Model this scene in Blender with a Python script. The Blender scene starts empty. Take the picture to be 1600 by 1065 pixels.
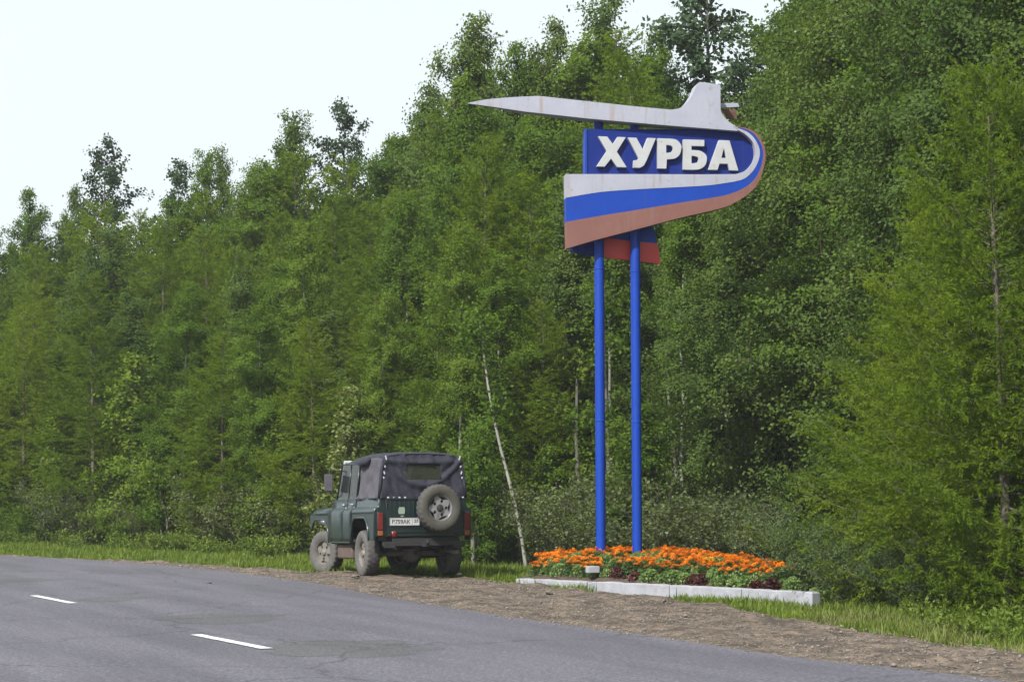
import bpy, bmesh, math, random
import numpy as np
from mathutils import Vector, Matrix
from mathutils.geometry import tessellate_polygon
from mathutils import noise as mnoise
R = math.radians
sc = bpy.context.scene
col = sc.collection
random.seed(7); rng = np.random.default_rng(7)

# ------------------------------------------------------------------ camera, sky, sun, exposure
PITCH, CAMH, FPX = R(4.25), 1.5, 3000.0
cd = bpy.data.cameras.new('camera'); cam = bpy.data.objects.new('camera', cd); col.objects.link(cam)
cam.location = (0, 0, CAMH); cam.rotation_euler = (R(90) + PITCH, 0, 0)
cd.sensor_width = 36; cd.lens = 36 * FPX / 1600; cd.clip_start = 0.1; cd.clip_end = 3000
sc.camera = cam

SUN_EL, SUN_AZ = R(44), R(-146)          # azimuth measured clockwise from the view axis (+Y)
w = bpy.data.worlds.new("World"); sc.world = w; w.use_nodes = True
nt = w.node_tree; nt.nodes.clear()
out = nt.nodes.new('ShaderNodeOutputWorld'); bg = nt.nodes.new('ShaderNodeBackground')
sky = nt.nodes.new('ShaderNodeTexSky'); sky.sky_type = 'NISHITA'; sky.sun_disc = False
sky.sun_elevation = SUN_EL; sky.sun_rotation = SUN_AZ
sky.dust_density = 4.0; sky.air_density = 1.0
tc = nt.nodes.new('ShaderNodeTexCoord')
cn = nt.nodes.new('ShaderNodeTexNoise'); cn.inputs['Scale'].default_value = 1.3; cn.inputs['Detail'].default_value = 4
cr = nt.nodes.new('ShaderNodeValToRGB')
cr.color_ramp.elements[0].position = .3; cr.color_ramp.elements[0].color = (6.3, 6.9, 7.1, 1)
cr.color_ramp.elements[1].position = .7; cr.color_ramp.elements[1].color = (6.9, 7.35, 7.5, 1)
mx = nt.nodes.new('ShaderNodeMixRGB'); mx.inputs['Fac'].default_value = .82      # thin bright cloud veil over the blue
nt.links.new(tc.outputs['Generated'], cn.inputs['Vector']); nt.links.new(cn.outputs['Fac'], cr.inputs['Fac'])
nt.links.new(sky.outputs['Color'], mx.inputs['Color1']); nt.links.new(cr.outputs['Color'], mx.inputs['Color2'])
nt.links.new(mx.outputs['Color'], bg.inputs['Color']); bg.inputs['Strength'].default_value = 0.1
nt.links.new(bg.outputs['Background'], out.inputs['Surface'])
sd = bpy.data.lights.new('sun', 'SUN'); sd.energy = 4.9; sd.angle = R(1.5); sd.color = (1, .97, .91)
so = bpy.data.objects.new('sun', sd); col.objects.link(so)
sv = Vector((math.sin(SUN_AZ) * math.cos(SUN_EL), math.cos(SUN_AZ) * math.cos(SUN_EL), math.sin(SUN_EL)))
so.rotation_euler = sv.to_track_quat('Z', 'Y').to_euler()
sc.view_settings.view_transform = 'Standard'; sc.view_settings.look = 'None'
sc.view_settings.exposure = 0.65; sc.view_settings.gamma = 1; sc.view_settings.use_curve_mapping = False
sc.cycles.max_bounces = 6; sc.cycles.transparent_max_bounces = 8
sc.cycles.diffuse_bounces = 3; sc.cycles.transmission_bounces = 4

# ------------------------------------------------------------------ measuring helpers
cp, sp = math.cos(PITCH), math.sin(PITCH)
def ray(px, py):
    a, b = (px - 800) / FPX, -(py - 532.5) / FPX
    return Vector((a, cp - b * sp, sp + b * cp))
def G(px, py, z=0.0):
    d = ray(px, py); t = (z - CAMH) / d.z
    return Vector((d.x * t, d.y * t, z))
def GZ(px, Z):                       # ground point at distance Z in picture column px
    return Vector(((px - 800) / FPX * Z, Z, 0))
def ztop(py, Z):
    d = ray(800, py); return CAMH + d.z / d.y * Z

# ------------------------------------------------------------------ object helpers
def link(o): col.objects.link(o); return o
def tag(o, label=None, cat=None, group=None, kind=None):
    if label: o['label'] = label
    if cat: o['category'] = cat
    if group: o['group'] = group
    if kind: o['kind'] = kind
    return o
def empty(name, loc=(0, 0, 0), rz=0):
    o = link(bpy.data.objects.new(name, None)); o.location = loc; o.rotation_euler = (0, 0, rz); o.empty_display_size = .3
    return o
def copy_tree(o, parent=None):
    c = o.copy(); col.objects.link(c); c.parent = parent
    for ch in list(o.children): copy_tree(ch, c)
    return c

class MB:
    def __init__(s): s.v = []; s.f = []; s.m = []; s.mi = 0
    def add(s, vs, fs):
        n = len(s.v); s.v += [tuple(v) for v in vs]
        for f in fs: s.f.append([i + n for i in f]); s.m.append(s.mi)
        return s
    def box(s, c, size, rot=None, taper=1.0):
        x, y, z = size[0] / 2, size[1] / 2, size[2] / 2
        vs = [Vector((sx * x * (taper if sz > 0 else 1), sy * y * (taper if sz > 0 else 1), sz * z)) for sz in (-1, 1) for sy in (-1, 1) for sx in (-1, 1)]
        if rot is not None:
            M = rot if isinstance(rot, Matrix) else Matrix.Rotation(rot, 3, 'Z'); vs = [M @ v for v in vs]
        c = Vector(c)
        return s.add([v + c for v in vs], [(0, 2, 3, 1), (4, 5, 7, 6), (0, 1, 5, 4), (2, 6, 7, 3), (0, 4, 6, 2), (1, 3, 7, 5)])
    def tube(s, pts, rad, n=8, caps=True):
        pts = [Vector(p) for p in pts]
        if not isinstance(rad, (list, tuple)): rad = [rad] * len(pts)
        vs = []
        for i, p in enumerate(pts):
            d = (pts[min(i + 1, len(pts) - 1)] - pts[max(i - 1, 0)]).normalized()
            a = d.orthogonal().normalized() if i == 0 else (a - d * a.dot(d)).normalized()
            b = d.cross(a)
            for k in range(n):
                t = 2 * math.pi * k / n
                vs.append(p + (a * math.cos(t) + b * math.sin(t)) * rad[i])
        fs = [(i * n + k, i * n + (k + 1) % n, (i + 1) * n + (k + 1) % n, (i + 1) * n + k) for i in range(len(pts) - 1) for k in range(n)]
        if caps: fs += [tuple(range(n))[::-1], tuple(range((len(pts) - 1) * n, len(pts) * n))]
        return s.add(vs, fs)
    def lathe(s, prof, n=32, axis='x', c=(0, 0, 0), mod=None):
        vs = []; c = Vector(c)
        for j in range(n):
            t = 2 * math.pi * j / n
            for i, (a, r) in enumerate(prof):
                rr = r if mod is None else mod(i, j, a, r)
                u, v_ = rr * math.cos(t), rr * math.sin(t)
                p = {'x': (a, u, v_), 'y': (v_, a, u), 'z': (u, v_, a)}[axis]
                vs.append(c + Vector(p))
        m = len(prof)
        fs = [(j * m + i, j * m + i + 1, ((j + 1) % n) * m + i + 1, ((j + 1) % n) * m + i) for j in range(n) for i in range(m - 1)]
        return s.add(vs, fs)
    def prism(s, outline, a0, a1, place, holes=()):
        loops = [outline] + list(holes)
        tri = tessellate_polygon([[Vector((p[0], p[1], 0)) for p in l] for l in loops])
        flat = [p for l in loops for p in l]; n = len(flat)
        vs = [place(p[0], p[1], a0) for p in flat] + [place(p[0], p[1], a1) for p in flat]
        fs = [t[::-1] for t in tri] + [tuple(i + n for i in t) for t in tri]
        k = 0
        for l in loops:
            m = len(l)
            for i in range(m): fs.append((k + i, k + (i + 1) % m, n + k + (i + 1) % m, n + k + i))
            k += m
        return s.add(vs, fs)
    def grid(s, P, skip=None):
        h, wd = len(P), len(P[0])
        vs = [p for r in P for p in r]
        fs = [(i * wd + j, i * wd + j + 1, (i + 1) * wd + j + 1, (i + 1) * wd + j) for i in range(h - 1) for j in range(wd - 1) if not (skip and skip(i, j))]
        return s.add(vs, fs)
    def build(s, name, mats, parent=None, smooth=False, angle=None, bevel=0, solid=0):
        me = bpy.data.meshes.new(name); me.from_pydata([tuple(v) for v in s.v], [], s.f); me.update()
        if not isinstance(mats, (list, tuple)): mats = [mats]
        for m in mats: me.materials.append(m)
        if any(s.m): me.polygons.foreach_set('material_index', s.m)
        bm = bmesh.new(); bm.from_mesh(me)
        bmesh.ops.recalc_face_normals(bm, faces=bm.faces)
        bm.to_mesh(me); bm.free()
        if smooth or angle:
            me.polygons.foreach_set('use_smooth', [True] * len(me.polygons))
            if angle: me.set_sharp_from_angle(angle=R(angle))
        o = link(bpy.data.objects.new(name, me)); o.parent = parent
        if solid:
            md = o.modifiers.new('solid', 'SOLIDIFY'); md.thickness = solid; md.offset = 0
        if bevel:
            md = o.modifiers.new('bevel', 'BEVEL'); md.width = bevel; md.segments = 2; md.limit_method = 'ANGLE'; md.angle_limit = R(35)
            me.polygons.foreach_set('use_smooth', [True] * len(me.polygons)); me.set_sharp_from_angle(angle=R(50))
        return o

def np_mesh(name, V, F, mats, smooth=False, midx=None):
    """V (n,3) array, F (m,k) array of equal-sized faces"""
    me = bpy.data.meshes.new(name); V = np.asarray(V, np.float32); F = np.asarray(F, np.int32)
    me.vertices.add(len(V)); me.vertices.foreach_set('co', V.ravel())
    me.loops.add(F.size); me.loops.foreach_set('vertex_index', F.ravel())
    me.polygons.add(len(F)); me.polygons.foreach_set('loop_start', np.arange(0, F.size, F.shape[1], dtype=np.int32))
    if midx is not None: me.polygons.foreach_set('material_index', np.asarray(midx, np.int32))
    me.update(calc_edges=True)
    for m in (mats if isinstance(mats, (list, tuple)) else [mats]): me.materials.append(m)
    if smooth: me.polygons.foreach_set('use_smooth', [True] * len(F))
    me.validate(); return me

def smooth_pts(pts, n=6):
    out_ = []
    P = [Vector((p[0], p[1])) for p in pts]
    for i in range(len(P) - 1):
        p0, p1, p2, p3 = P[max(i - 1, 0)], P[i], P[i + 1], P[min(i + 2, len(P) - 1)]
        for k in range(n):
            t = k / n
            out_.append(tuple(.5 * ((2 * p1) + (p2 - p0) * t + (2 * p0 - 5 * p1 + 4 * p2 - p3) * t * t + (3 * p1 - p0 - 3 * p2 + p3) * t ** 3)))
    out_.append(tuple(P[-1])); return out_

# ------------------------------------------------------------------ materials
def mat(name, base, rough=.6, metal=0, noise=None, bump=None, spec=.5, coat=0, dirt=None, coord='Object'):
    """noise=(scale, second colour, contrast); bump=(scale, strength, distance); dirt=(scale, colour, low, high)"""
    m = bpy.data.materials.new(name); m.use_nodes = True; N = m.node_tree.nodes; L = m.node_tree.links
    b = N['Principled BSDF']; b.inputs['Roughness'].default_value = rough; b.inputs['Metallic'].default_value = metal
    b.inputs['Specular IOR Level'].default_value = spec; b.inputs['Coat Weight'].default_value = coat; b.inputs['Coat Roughness'].default_value = .15
    b.inputs['Base Color'].default_value = (*base, 1)
    t = N.new('ShaderNodeTexCoord'); src = None
    if noise:
        n = N.new('ShaderNodeTexNoise'); n.inputs['Scale'].default_value = noise[0]; n.inputs['Detail'].default_value = 6; n.inputs['Roughness'].default_value = .65
        L.new(t.outputs[coord], n.inputs['Vector'])
        r = N.new('ShaderNodeValToRGB'); c = noise[2]
        r.color_ramp.elements[0].position = .5 - c; r.color_ramp.elements[1].position = .5 + c
        r.color_ramp.elements[0].color = (*base, 1); r.color_ramp.elements[1].color = (*noise[1], 1)
        L.new(n.outputs['Fac'], r.inputs['Fac']); src = r.outputs['Color']
    if dirt:
        n = N.new('ShaderNodeTexNoise'); n.inputs['Scale'].default_value = dirt[0]; n.inputs['Detail'].default_value = 8; n.inputs['Roughness'].default_value = .7
        L.new(t.outputs[coord], n.inputs['Vector'])
        r = N.new('ShaderNodeMapRange'); r.inputs['From Min'].default_value = dirt[2]; r.inputs['From Max'].default_value = dirt[3]
        L.new(n.outputs['Fac'], r.inputs['Value'])
        x = N.new('ShaderNodeMixRGB'); L.new(r.outputs['Result'], x.inputs['Fac'])
        if src: L.new(src, x.inputs['Color1'])
        else: x.inputs['Color1'].default_value = (*base, 1)
        x.inputs['Color2'].default_value = (*dirt[1], 1); src = x.outputs['Color']
    if src: L.new(src, b.inputs['Base Color'])
    if bump:
        n = N.new('ShaderNodeTexNoise'); n.inputs['Scale'].default_value = bump[0]; n.inputs['Detail'].default_value = 5
        L.new(t.outputs[coord], n.inputs['Vector'])
        u = N.new('ShaderNodeBump'); u.inputs['Strength'].default_value = bump[1]; u.inputs['Distance'].default_value = bump[2]
        L.new(n.outputs['Fac'], u.inputs['Height']); L.new(u.outputs['Normal'], b.inputs['Normal'])
    return m

def leaf_mat(name, c1, c2, c3, rough=.5, trans=.35, spec=.35, obj_var=.55):
    """c1..c3: leaf colours mixed leaf by leaf, in patches and tree by tree"""
    m = bpy.data.materials.new(name); m.use_nodes = True; N = m.node_tree.nodes; L = m.node_tree.links
    b = N['Principled BSDF']; b.inputs['Roughness'].default_value = rough; b.inputs['Specular IOR Level'].default_value = spec
    g = N.new('ShaderNodeNewGeometry'); oi = N.new('ShaderNodeObjectInfo'); t = N.new('ShaderNodeTexCoord')
    n = N.new('ShaderNodeTexNoise'); n.inputs['Scale'].default_value = .9; n.inputs['Detail'].default_value = 3
    L.new(t.outputs['Object'], n.inputs['Vector'])
    a = N.new('ShaderNodeMath'); a.operation = 'MULTIPLY_ADD'; a.inputs[1].default_value = .38; L.new(g.outputs['Random Per Island'], a.inputs[0])
    s_ = N.new('ShaderNodeMath'); s_.operation = 'MULTIPLY_ADD'; s_.inputs[1].default_value = 1.1; s_.inputs[2].default_value = -.56; L.new(n.outputs['Fac'], s_.inputs[0])
    L.new(s_.outputs[0], a.inputs[2])
    o_ = N.new('ShaderNodeMath'); o_.operation = 'MULTIPLY_ADD'; o_.inputs[1].default_value = obj_var; L.new(oi.outputs['Random'], o_.inputs[0]); L.new(a.outputs[0], o_.inputs[2])
    r = N.new('ShaderNodeValToRGB'); e = r.color_ramp.elements
    e[0].position = .05; e[0].color = (*c1, 1); e[1].position = .95; e[1].color = (*c3, 1)
    k = e.new(.5); k.color = (*c2, 1)
    L.new(o_.outputs[0], r.inputs['Fac']); L.new(r.outputs['Color'], b.inputs['Base Color'])
    tr = N.new('ShaderNodeBsdfTranslucent'); h = N.new('ShaderNodeMixRGB'); h.blend_type = 'MULTIPLY'; h.inputs['Fac'].default_value = 1
    h.inputs['Color2'].default_value = (1.25, 1.35, .55, 1); L.new(r.outputs['Color'], h.inputs['Color1']); L.new(h.outputs['Color'], tr.inputs['Color'])
    ms = N.new('ShaderNodeMixShader'); ms.inputs['Fac'].default_value = trans
    L.new(b.outputs[0], ms.inputs[1]); L.new(tr.outputs[0], ms.inputs[2]); L.new(ms.outputs[0], N['Material Output'].inputs['Surface'])
    return m

M = {}
M['larch'] = leaf_mat('larch_needles', (.070, .112, .010), (.110, .165, .011), (.160, .210, .018), rough=.75, trans=.48, spec=.08)
M['birch'] = leaf_mat('birch_leaves', (.056, .108, .011), (.092, .156, .013), (.140, .190, .021), rough=.65, trans=.45, spec=.15)
M['aspen'] = leaf_mat('aspen_leaves', (.048, .088, .018), (.078, .126, .023), (.120, .162, .036), rough=.65, trans=.42, spec=.15)
M['dark'] = leaf_mat('dark_poplar_leaves', (.026, .048, .020), (.036, .066, .026), (.054, .088, .034), rough=.65, trans=.25, spec=.15)
M['willow'] = leaf_mat('willow_leaves', (.046, .080, .024), (.078, .118, .038), (.125, .168, .064), rough=.6, trans=.35, spec=.2)
M['shrub'] = leaf_mat('shrub_leaves', (.060, .080, .026), (.095, .120, .036), (.145, .165, .055), trans=.35)
M['yellow'] = leaf_mat('pale_yellow_leaves', (.11, .14, .035), (.16, .19, .05), (.23, .25, .08), trans=.4)
M['grass'] = leaf_mat('grass_blades', (.090, .135, .013), (.145, .200, .018), (.215, .250, .036), rough=.6, trans=.35, obj_var=0)
M['dry'] = leaf_mat('dry_grass', (.11, .12, .035), (.15, .16, .045), (.10, .15, .03), rough=.8, trans=.2, obj_var=0)
M['bark_larch'] = mat('larch_bark', (.06, .048, .040), .9, noise=(6, (.13, .11, .09), .2), bump=(25, .6, .02))
M['bark_aspen'] = mat('aspen_bark', (.08, .083, .062), .85, noise=(3, (.15, .15, .12), .2), bump=(20, .4, .01))
M['twig'] = mat('brown_twigs', (.045, .036, .028), .9, spec=.1)
M['bark_dark'] = mat('poplar_bark', (.05, .045, .04), .9, noise=(4, (.11, .10, .09), .2), bump=(20, .5, .02))
def birch_bark():
    m = mat('birch_bark', (.22, .215, .19), .8, noise=(4, (.14, .135, .115), .25), dirt=(9, (.05, .045, .04), .60, .66))
    for n in m.node_tree.nodes:
        if n.type == 'TEX_NOISE' and n.inputs['Scale'].default_value == 9:
            mp = m.node_tree.nodes.new('ShaderNodeMapping'); mp.inputs['Scale'].default_value = (.6, .6, 1.6)
            m.node_tree.links.new(m.node_tree.nodes['Texture Coordinate'].outputs['Object'], mp.inputs[0]); m.node_tree.links.new(mp.outputs[0], n.inputs['Vector'])
    return m
M['bark_birch'] = birch_bark()
def ground_mat():
    m = mat('soil_and_litter', (.045, .055, .020), .95, noise=(.8, (.085, .075, .045), .22), dirt=(7, (.03, .027, .018), .5, .62), bump=(20, .6, .03)); return m
M['soil'] = ground_mat()

def asphalt_mat(name, a, b_, blotch, seam=False):
    m = bpy.data.materials.new(name); m.use_nodes = True; N = m.node_tree.nodes; L = m.node_tree.links; b = N['Principled BSDF']
    b.inputs['Roughness'].default_value = .78; b.inputs['Specular IOR Level'].default_value = .45
    t = N.new('ShaderNodeTexCoord')
    fine = N.new('ShaderNodeTexVoronoi'); fine.inputs['Scale'].default_value = 45; L.new(t.outputs['Object'], fine.inputs['Vector'])
    mid = N.new('ShaderNodeTexNoise'); mid.inputs['Scale'].default_value = 22; mid.inputs['Detail'].default_value = 8; mid.inputs['Roughness'].default_value = .8; L.new(t.outputs['Object'], mid.inputs['Vector'])
    m0 = N.new('ShaderNodeMapping'); m0.inputs['Rotation'].default_value = (0, 0, R(-26)); L.new(t.outputs['Object'], m0.inputs[0]); mp = N.new('ShaderNodeMapping'); mp.inputs['Scale'].default_value = (2.0, .22, 1); L.new(m0.outputs[0], mp.inputs[0])
    big = N.new('ShaderNodeTexNoise'); big.inputs['Scale'].default_value = .8; big.inputs['Detail'].default_value = 6; big.inputs['Roughness'].default_value = .6; L.new(mp.outputs[0], big.inputs['Vector'])
    r1 = N.new('ShaderNodeValToRGB'); r1.color_ramp.elements[0].position = .36; r1.color_ramp.elements[1].position = .62
    r1.color_ramp.elements[0].color = (*a, 1); r1.color_ramp.elements[1].color = (*b_, 1); L.new(mid.outputs['Fac'], r1.inputs['Fac'])
    r2 = N.new('ShaderNodeMapRange'); r2.inputs['From Min'].default_value = .38; r2.inputs['From Max'].default_value = .66; L.new(big.outputs['Fac'], r2.inputs['Value'])
    x = N.new('ShaderNodeMixRGB'); x.blend_type = 'MULTIPLY'; L.new(r2.outputs['Result'], x.inputs['Fac']); L.new(r1.outputs['Color'], x.inputs['Color1']); x.inputs['Color2'].default_value = (*blotch, 1)
    sp_ = N.new('ShaderNodeMixRGB'); sp_.blend_type = 'OVERLAY'; sp_.inputs['Fac'].default_value = .55; L.new(x.outputs['Color'], sp_.inputs['Color1']); L.new(fine.outputs['Distance'], sp_.inputs['Color2'])
    wn = N.new('ShaderNodeTexNoise'); wn.inputs['Scale'].default_value = 1.6; wn.inputs['Detail'].default_value = 6; L.new(m0.outputs[0], wn.inputs['Vector'])
    wa = N.new('ShaderNodeMixRGB'); wa.blend_type = 'ADD'; wa.inputs['Fac'].default_value = .8; L.new(m0.outputs[0], wa.inputs['Color1']); L.new(wn.outputs['Color'], wa.inputs['Color2'])
    vc = N.new('ShaderNodeTexVoronoi'); vc.feature = 'DISTANCE_TO_EDGE'; vc.inputs['Scale'].default_value = .32; L.new(wa.outputs['Color'], vc.inputs['Vector'])
    vr = N.new('ShaderNodeMapRange'); vr.inputs['From Min'].default_value = .003; vr.inputs['From Max'].default_value = .009; vr.inputs['To Min'].default_value = .55; vr.inputs['To Max'].default_value = 0; L.new(vc.outputs['Distance'], vr.inputs['Value'])
    xc = N.new('ShaderNodeMixRGB'); L.new(vr.outputs['Result'], xc.inputs['Fac']); L.new(sp_.outputs['Color'], xc.inputs['Color1']); xc.inputs['Color2'].default_value = (.02, .02, .022, 1); sp_ = xc
    hs = N.new('ShaderNodeHueSaturation'); hs.inputs['Saturation'].default_value = .75; L.new(sp_.outputs['Color'], hs.inputs['Color'])
    L.new(hs.outputs['Color'], b.inputs['Base Color'])
    bu = N.new('ShaderNodeBump'); bu.inputs['Strength'].default_value = .5; bu.inputs['Distance'].default_value = .01; L.new(mid.outputs['Fac'], bu.inputs['Height']); L.new(bu.outputs['Normal'], b.inputs['Normal'])
    return m
M['asphalt'] = asphalt_mat('asphalt', (.043, .040, .055), (.116, .108, .142), (.68, .68, .70))
M['patch'] = asphalt_mat('asphalt_patch', (.040, .041, .047), (.088, .088, .098), (.75, .76, .76))
M['gravel'] = mat('gravel_and_dust', (.050, .036, .025), .95, noise=(2.6, (.185, .140, .105), .13), dirt=(14, (.035, .027, .020), .48, .60), bump=(45, 1.0, .03))
M['pebble'] = mat('pebbles', (.11, .095, .08), .9, noise=(12, (.23, .20, .175), .2), dirt=(2, (.09, .07, .05), .5, .6))
M['marking'] = mat('road_paint', (.55, .55, .58), .7, dirt=(38, (.20, .20, .22), .52, .66))
M['kerb'] = mat('whitewashed_concrete', (.32, .33, .375), .85, noise=(5, (.20, .20, .22), .25), dirt=(11, (.20, .17, .13), .60, .72), bump=(40, .4, .01))
M['bed_soil'] = mat('bed_soil', (.040, .028, .020), .95, noise=(9, (.075, .05, .035), .2), bump=(30, .8, .03))

# ------------------------------------------------------------------ road edge, shoulder and verge curves (world metres)
edge_px = [(1550, 1060), (1250, 1027), (1050, 997), (800, 963), (600, 932), (500, 912), (350, 891), (200, 878), (0, 867.5)]
edge = [(G(*p).x, G(*p).y) for p in edge_px]
edge = [(40, -62), (20.5, -18.5), (11.2, 0), (6.6, 9.0)] + edge + [(-15.6, 43.6), (-24, 48.4), (-40, 55), (-80, 66), (-200, 82)]
edge = smooth_pts(edge, 8)
def normals(c):
    out_ = []
    for i in range(len(c)):
        d = Vector(c[min(i + 1, len(c) - 1)]) - Vector(c[max(i - 1, 0)]); d.normalize(); out_.append(Vector((d.y, -d.x)))
    return out_
EN = normals(edge)                 # points to the right of travel = away from the road
def offset(dist): return [(e[0] + n.x * dist, e[1] + n.y * dist) for e, n in zip(edge, EN)]
EA = np.array(edge)
def edge_dist(x, y):               # signed-ish distance outwards from the road's right edge
    d = np.hypot(EA[:, 0] - x, EA[:, 1] - y); i = int(d.argmin()); n = EN[i]
    return (x - EA[i, 0]) * n.x + (y - EA[i, 1]) * n.y, i

# ground sheet: fine near the scene, coarse to the horizon
def axis_pts(lo, hi, step, far, k=1.35):
    a = list(np.arange(lo, hi + 1e-6, step)); s_ = step; x = hi
    while x < far: s_ *= k; x += s_; a.append(x)
    s_ = step; x = lo
    while x > -far: s_ *= k; x -= s_; a.insert(0, x)
    return np.array(a)
gx, gy = axis_pts(-24, 16, .5, 900), axis_pts(8, 64, .5, 900)
V = []
for yy in gy:
    for xx in gx:
        dd, _ = edge_dist(xx, yy)
        z = -.10
        if dd > 2.0:
            z += .05 * min(1, (dd - 2) / 3) * (mnoise.noise(Vector((xx * .5, yy * .5, 0))) + .6) 
            if xx > 3.5 and yy < 40: z -= .35 * min(1, max(0, (dd - 5.5) / 3))
        V.append((xx, yy, z))
nx = len(gx); F = [(j * nx + i, j * nx + i + 1, (j + 1) * nx + i + 1, (j + 1) * nx + i) for j in range(len(gy) - 1) for i in range(nx - 1)]
go = link(bpy.data.objects.new('ground', np_mesh('ground', V, F, M['soil'], smooth=True))); tag(go, 'dark soil and leaf litter ground under the forest', kind='structure')

def strip(name, offs, zf, m, label):
    b = MB(); P = []
    for i, (e, n) in enumerate(zip(edge, EN)):
        P.append([(e[0] + n.x * o_, e[1] + n.y * o_, zf(e, n, o_)) for o_ in offs])
    b.grid(P); o = b.build(name, m, smooth=True); tag(o, label, kind='structure'); return o
ROADW = 7.7
strip('road', [-ROADW, -ROADW + .05, -5.7, -3.85, -2, -.1, 0.0], lambda e, n, o_: (-.05 if o_ in (-ROADW,) else 0.004 * 0) , M['asphalt'], 'grey asphalt road curving left past the sign')
strip('far_shoulder', [-ROADW - 3.2, -ROADW - 1.5, -ROADW + .03], lambda e, n, o_: -.02 if o_ > -ROADW - 2 else -.12, M['gravel'], 'dusty gravel shoulder on the near side of the road')

# near gravel shoulder, finely modelled between the asphalt and the grass
grass_px = [(1700, 1028), (1600, 1018), (1500, 1003), (1400, 985), (1250, 968), (1150, 950), (1060, 935), (960, 925), (880, 917), (800, 908), (740, 901), (640, 897), (500, 893), (350, 882), (200, 873.5), (0, 865.2)]
GL = [(G(*p).x, G(*p).y) for p in grass_px]
GLs = smooth_pts(GL, 12)
GLw = [edge_dist(*p) for p in GLs]           # (distance, edge index) pairs of the gravel's outer limit
gi = np.array([g[1] for g in GLw]); gw = np.array([g[0] for g in GLw]); o_ = np.argsort(gi); gi, gw = gi[o_], gw[o_]
P = []
i0, i1 = 8, len(edge) - 14
for i in range(i0, i1):
    e0, e1 = Vector(edge[i]), Vector(edge[i + 1]); n0, n1 = EN[i], EN[i + 1]
    ns = max(1, int((e1 - e0).length / .06)) if 20 < i < len(edge) - 26 else 6
    for k in range(ns):
        t = k / ns; e = e0.lerp(e1, t); n = n0.lerp(n1, t)
        wd = float(np.interp(i + t, gi, gw)); row = []
        for a in np.linspace(-.12, wd + .5, 46):
            x, y = e.x + n.x * a, e.y + n.y * a
            h = .045 * mnoise.noise(Vector((x * 1.3, y * 1.3, 3))) + .022 * mnoise.noise(Vector((x * 6, y * 6, 1))) + .014 * mnoise.noise(Vector((x * 19, y * 19, 5)))
            if a < .25: z = -.018 + h * .35 + (a + .12) * .03
            else: z = -.004 + h * 1.2
            ed = a - wd + .35 * mnoise.noise(Vector((x * .9, y * .9, 8))) + .15 * mnoise.noise(Vector((x * 4, y * 4, 8)))
            if ed > -.15: z -= (ed + .15) * .3
            row.append((x, y, z))
        P.append(row)
b = MB(); b.grid(P); o = b.build('gravel_shoulder', M['gravel'], smooth=True); tag(o, 'rutted brown gravel shoulder between the asphalt and the grass', kind='structure')

# road markings and repairs
def sheet(name, pts, z, m, label):
    b = MB(); ps = [Vector((p[0], p[1], 0)) for p in pts]
    b.add([(p.x, p.y, z) for p in ps], tessellate_polygon([ps])); o = b.build(name, m); tag(o, label, kind='structure'); return o
def dash(p0, p1, wd, label):
    a, c = G(*p0), G(*p1); d = (c - a).normalized(); n = Vector((-d.y, d.x, 0)) * wd / 2
    top = []; bot = []
    for k in range(25):
        q = a.lerp(c, k / 24); top.append(q + n * random.uniform(.88, 1.06)); bot.append(q - n * random.uniform(.88, 1.06))
    sheet('road_marking', [(q.x, q.y) for q in top + bot[::-1]], .008, M['marking'], label)
dash((306, 991.5), (417, 1013.5), .125, 'white centre line dash nearest the camera')
dash((53, 930.5), (114, 942.5), .12, 'white centre line dash at the left, farther up the road')
def blob(pts, seed):
    ps = smooth_pts(pts + [pts[0]], 7)[:-1]; out_ = []
    for x, y in ps:
        g = G(x, y); k = mnoise.noise(Vector((g.x * 3, g.y * 3, seed))) * .30 + mnoise.noise(Vector((g.x * 11, g.y * 11, seed))) * .08
        out_.append((g.x + k, g.y + k * .8))
    return out_
sheet('asphalt_patch', blob([(400, 1010), (450, 1002), (540, 999), (630, 1002), (672, 1012), (640, 1022), (560, 1027), (470, 1024), (415, 1019)], 1), .0015, M['patch'], 'smooth dark repair patch in the asphalt right of the dash')
sheet('asphalt_patch', blob([(235, 966), (300, 959), (380, 958), (432, 962), (425, 968), (370, 974), (290, 974)], 2), .0015, M['patch'], 'dark repair patch between the two centre dashes')
sheet('asphalt_patch', blob([(-60, 906), (20, 903), (92, 904), (80, 907), (10, 909)], 3), .0015, M['patch'], 'thin dark patch at the far left of the road')
sheet('asphalt_patch', blob([(122, 936), (160, 932), (220, 933), (210, 938), (150, 940)], 4), .0015, M['patch'], 'small dark patch just beyond the left dash')

# ------------------------------------------------------------------ vegetation builders
def leaf_quads(C, ln, wd, rg, up=.4, along=None, spread=1.0, outw=None):
    n = len(C)
    nrm = rg.normal(size=(n, 3)); nrm[:, 2] += up
    if outw is not None: nrm = nrm * .62 + outw
    nrm = nrm; nrm /= np.linalg.norm(nrm, axis=1)[:, None]
    a = rg.normal(size=(n, 3)) * spread
    if along is not None: a += along
    a -= nrm * (a * nrm).sum(1)[:, None]; a /= np.linalg.norm(a, axis=1)[:, None] + 1e-9
    bb = np.cross(nrm, a)
    s = rg.uniform(.65, 1.25, (n, 1))
    a = a * ln * s / 2; bb = bb * wd * s / 2
    V = np.stack([C - a, C + bb - a * .1, C + a, C - bb - a * .1], 1).reshape(-1, 3)
    return V, np.arange(n * 4).reshape(-1, 4)

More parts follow.
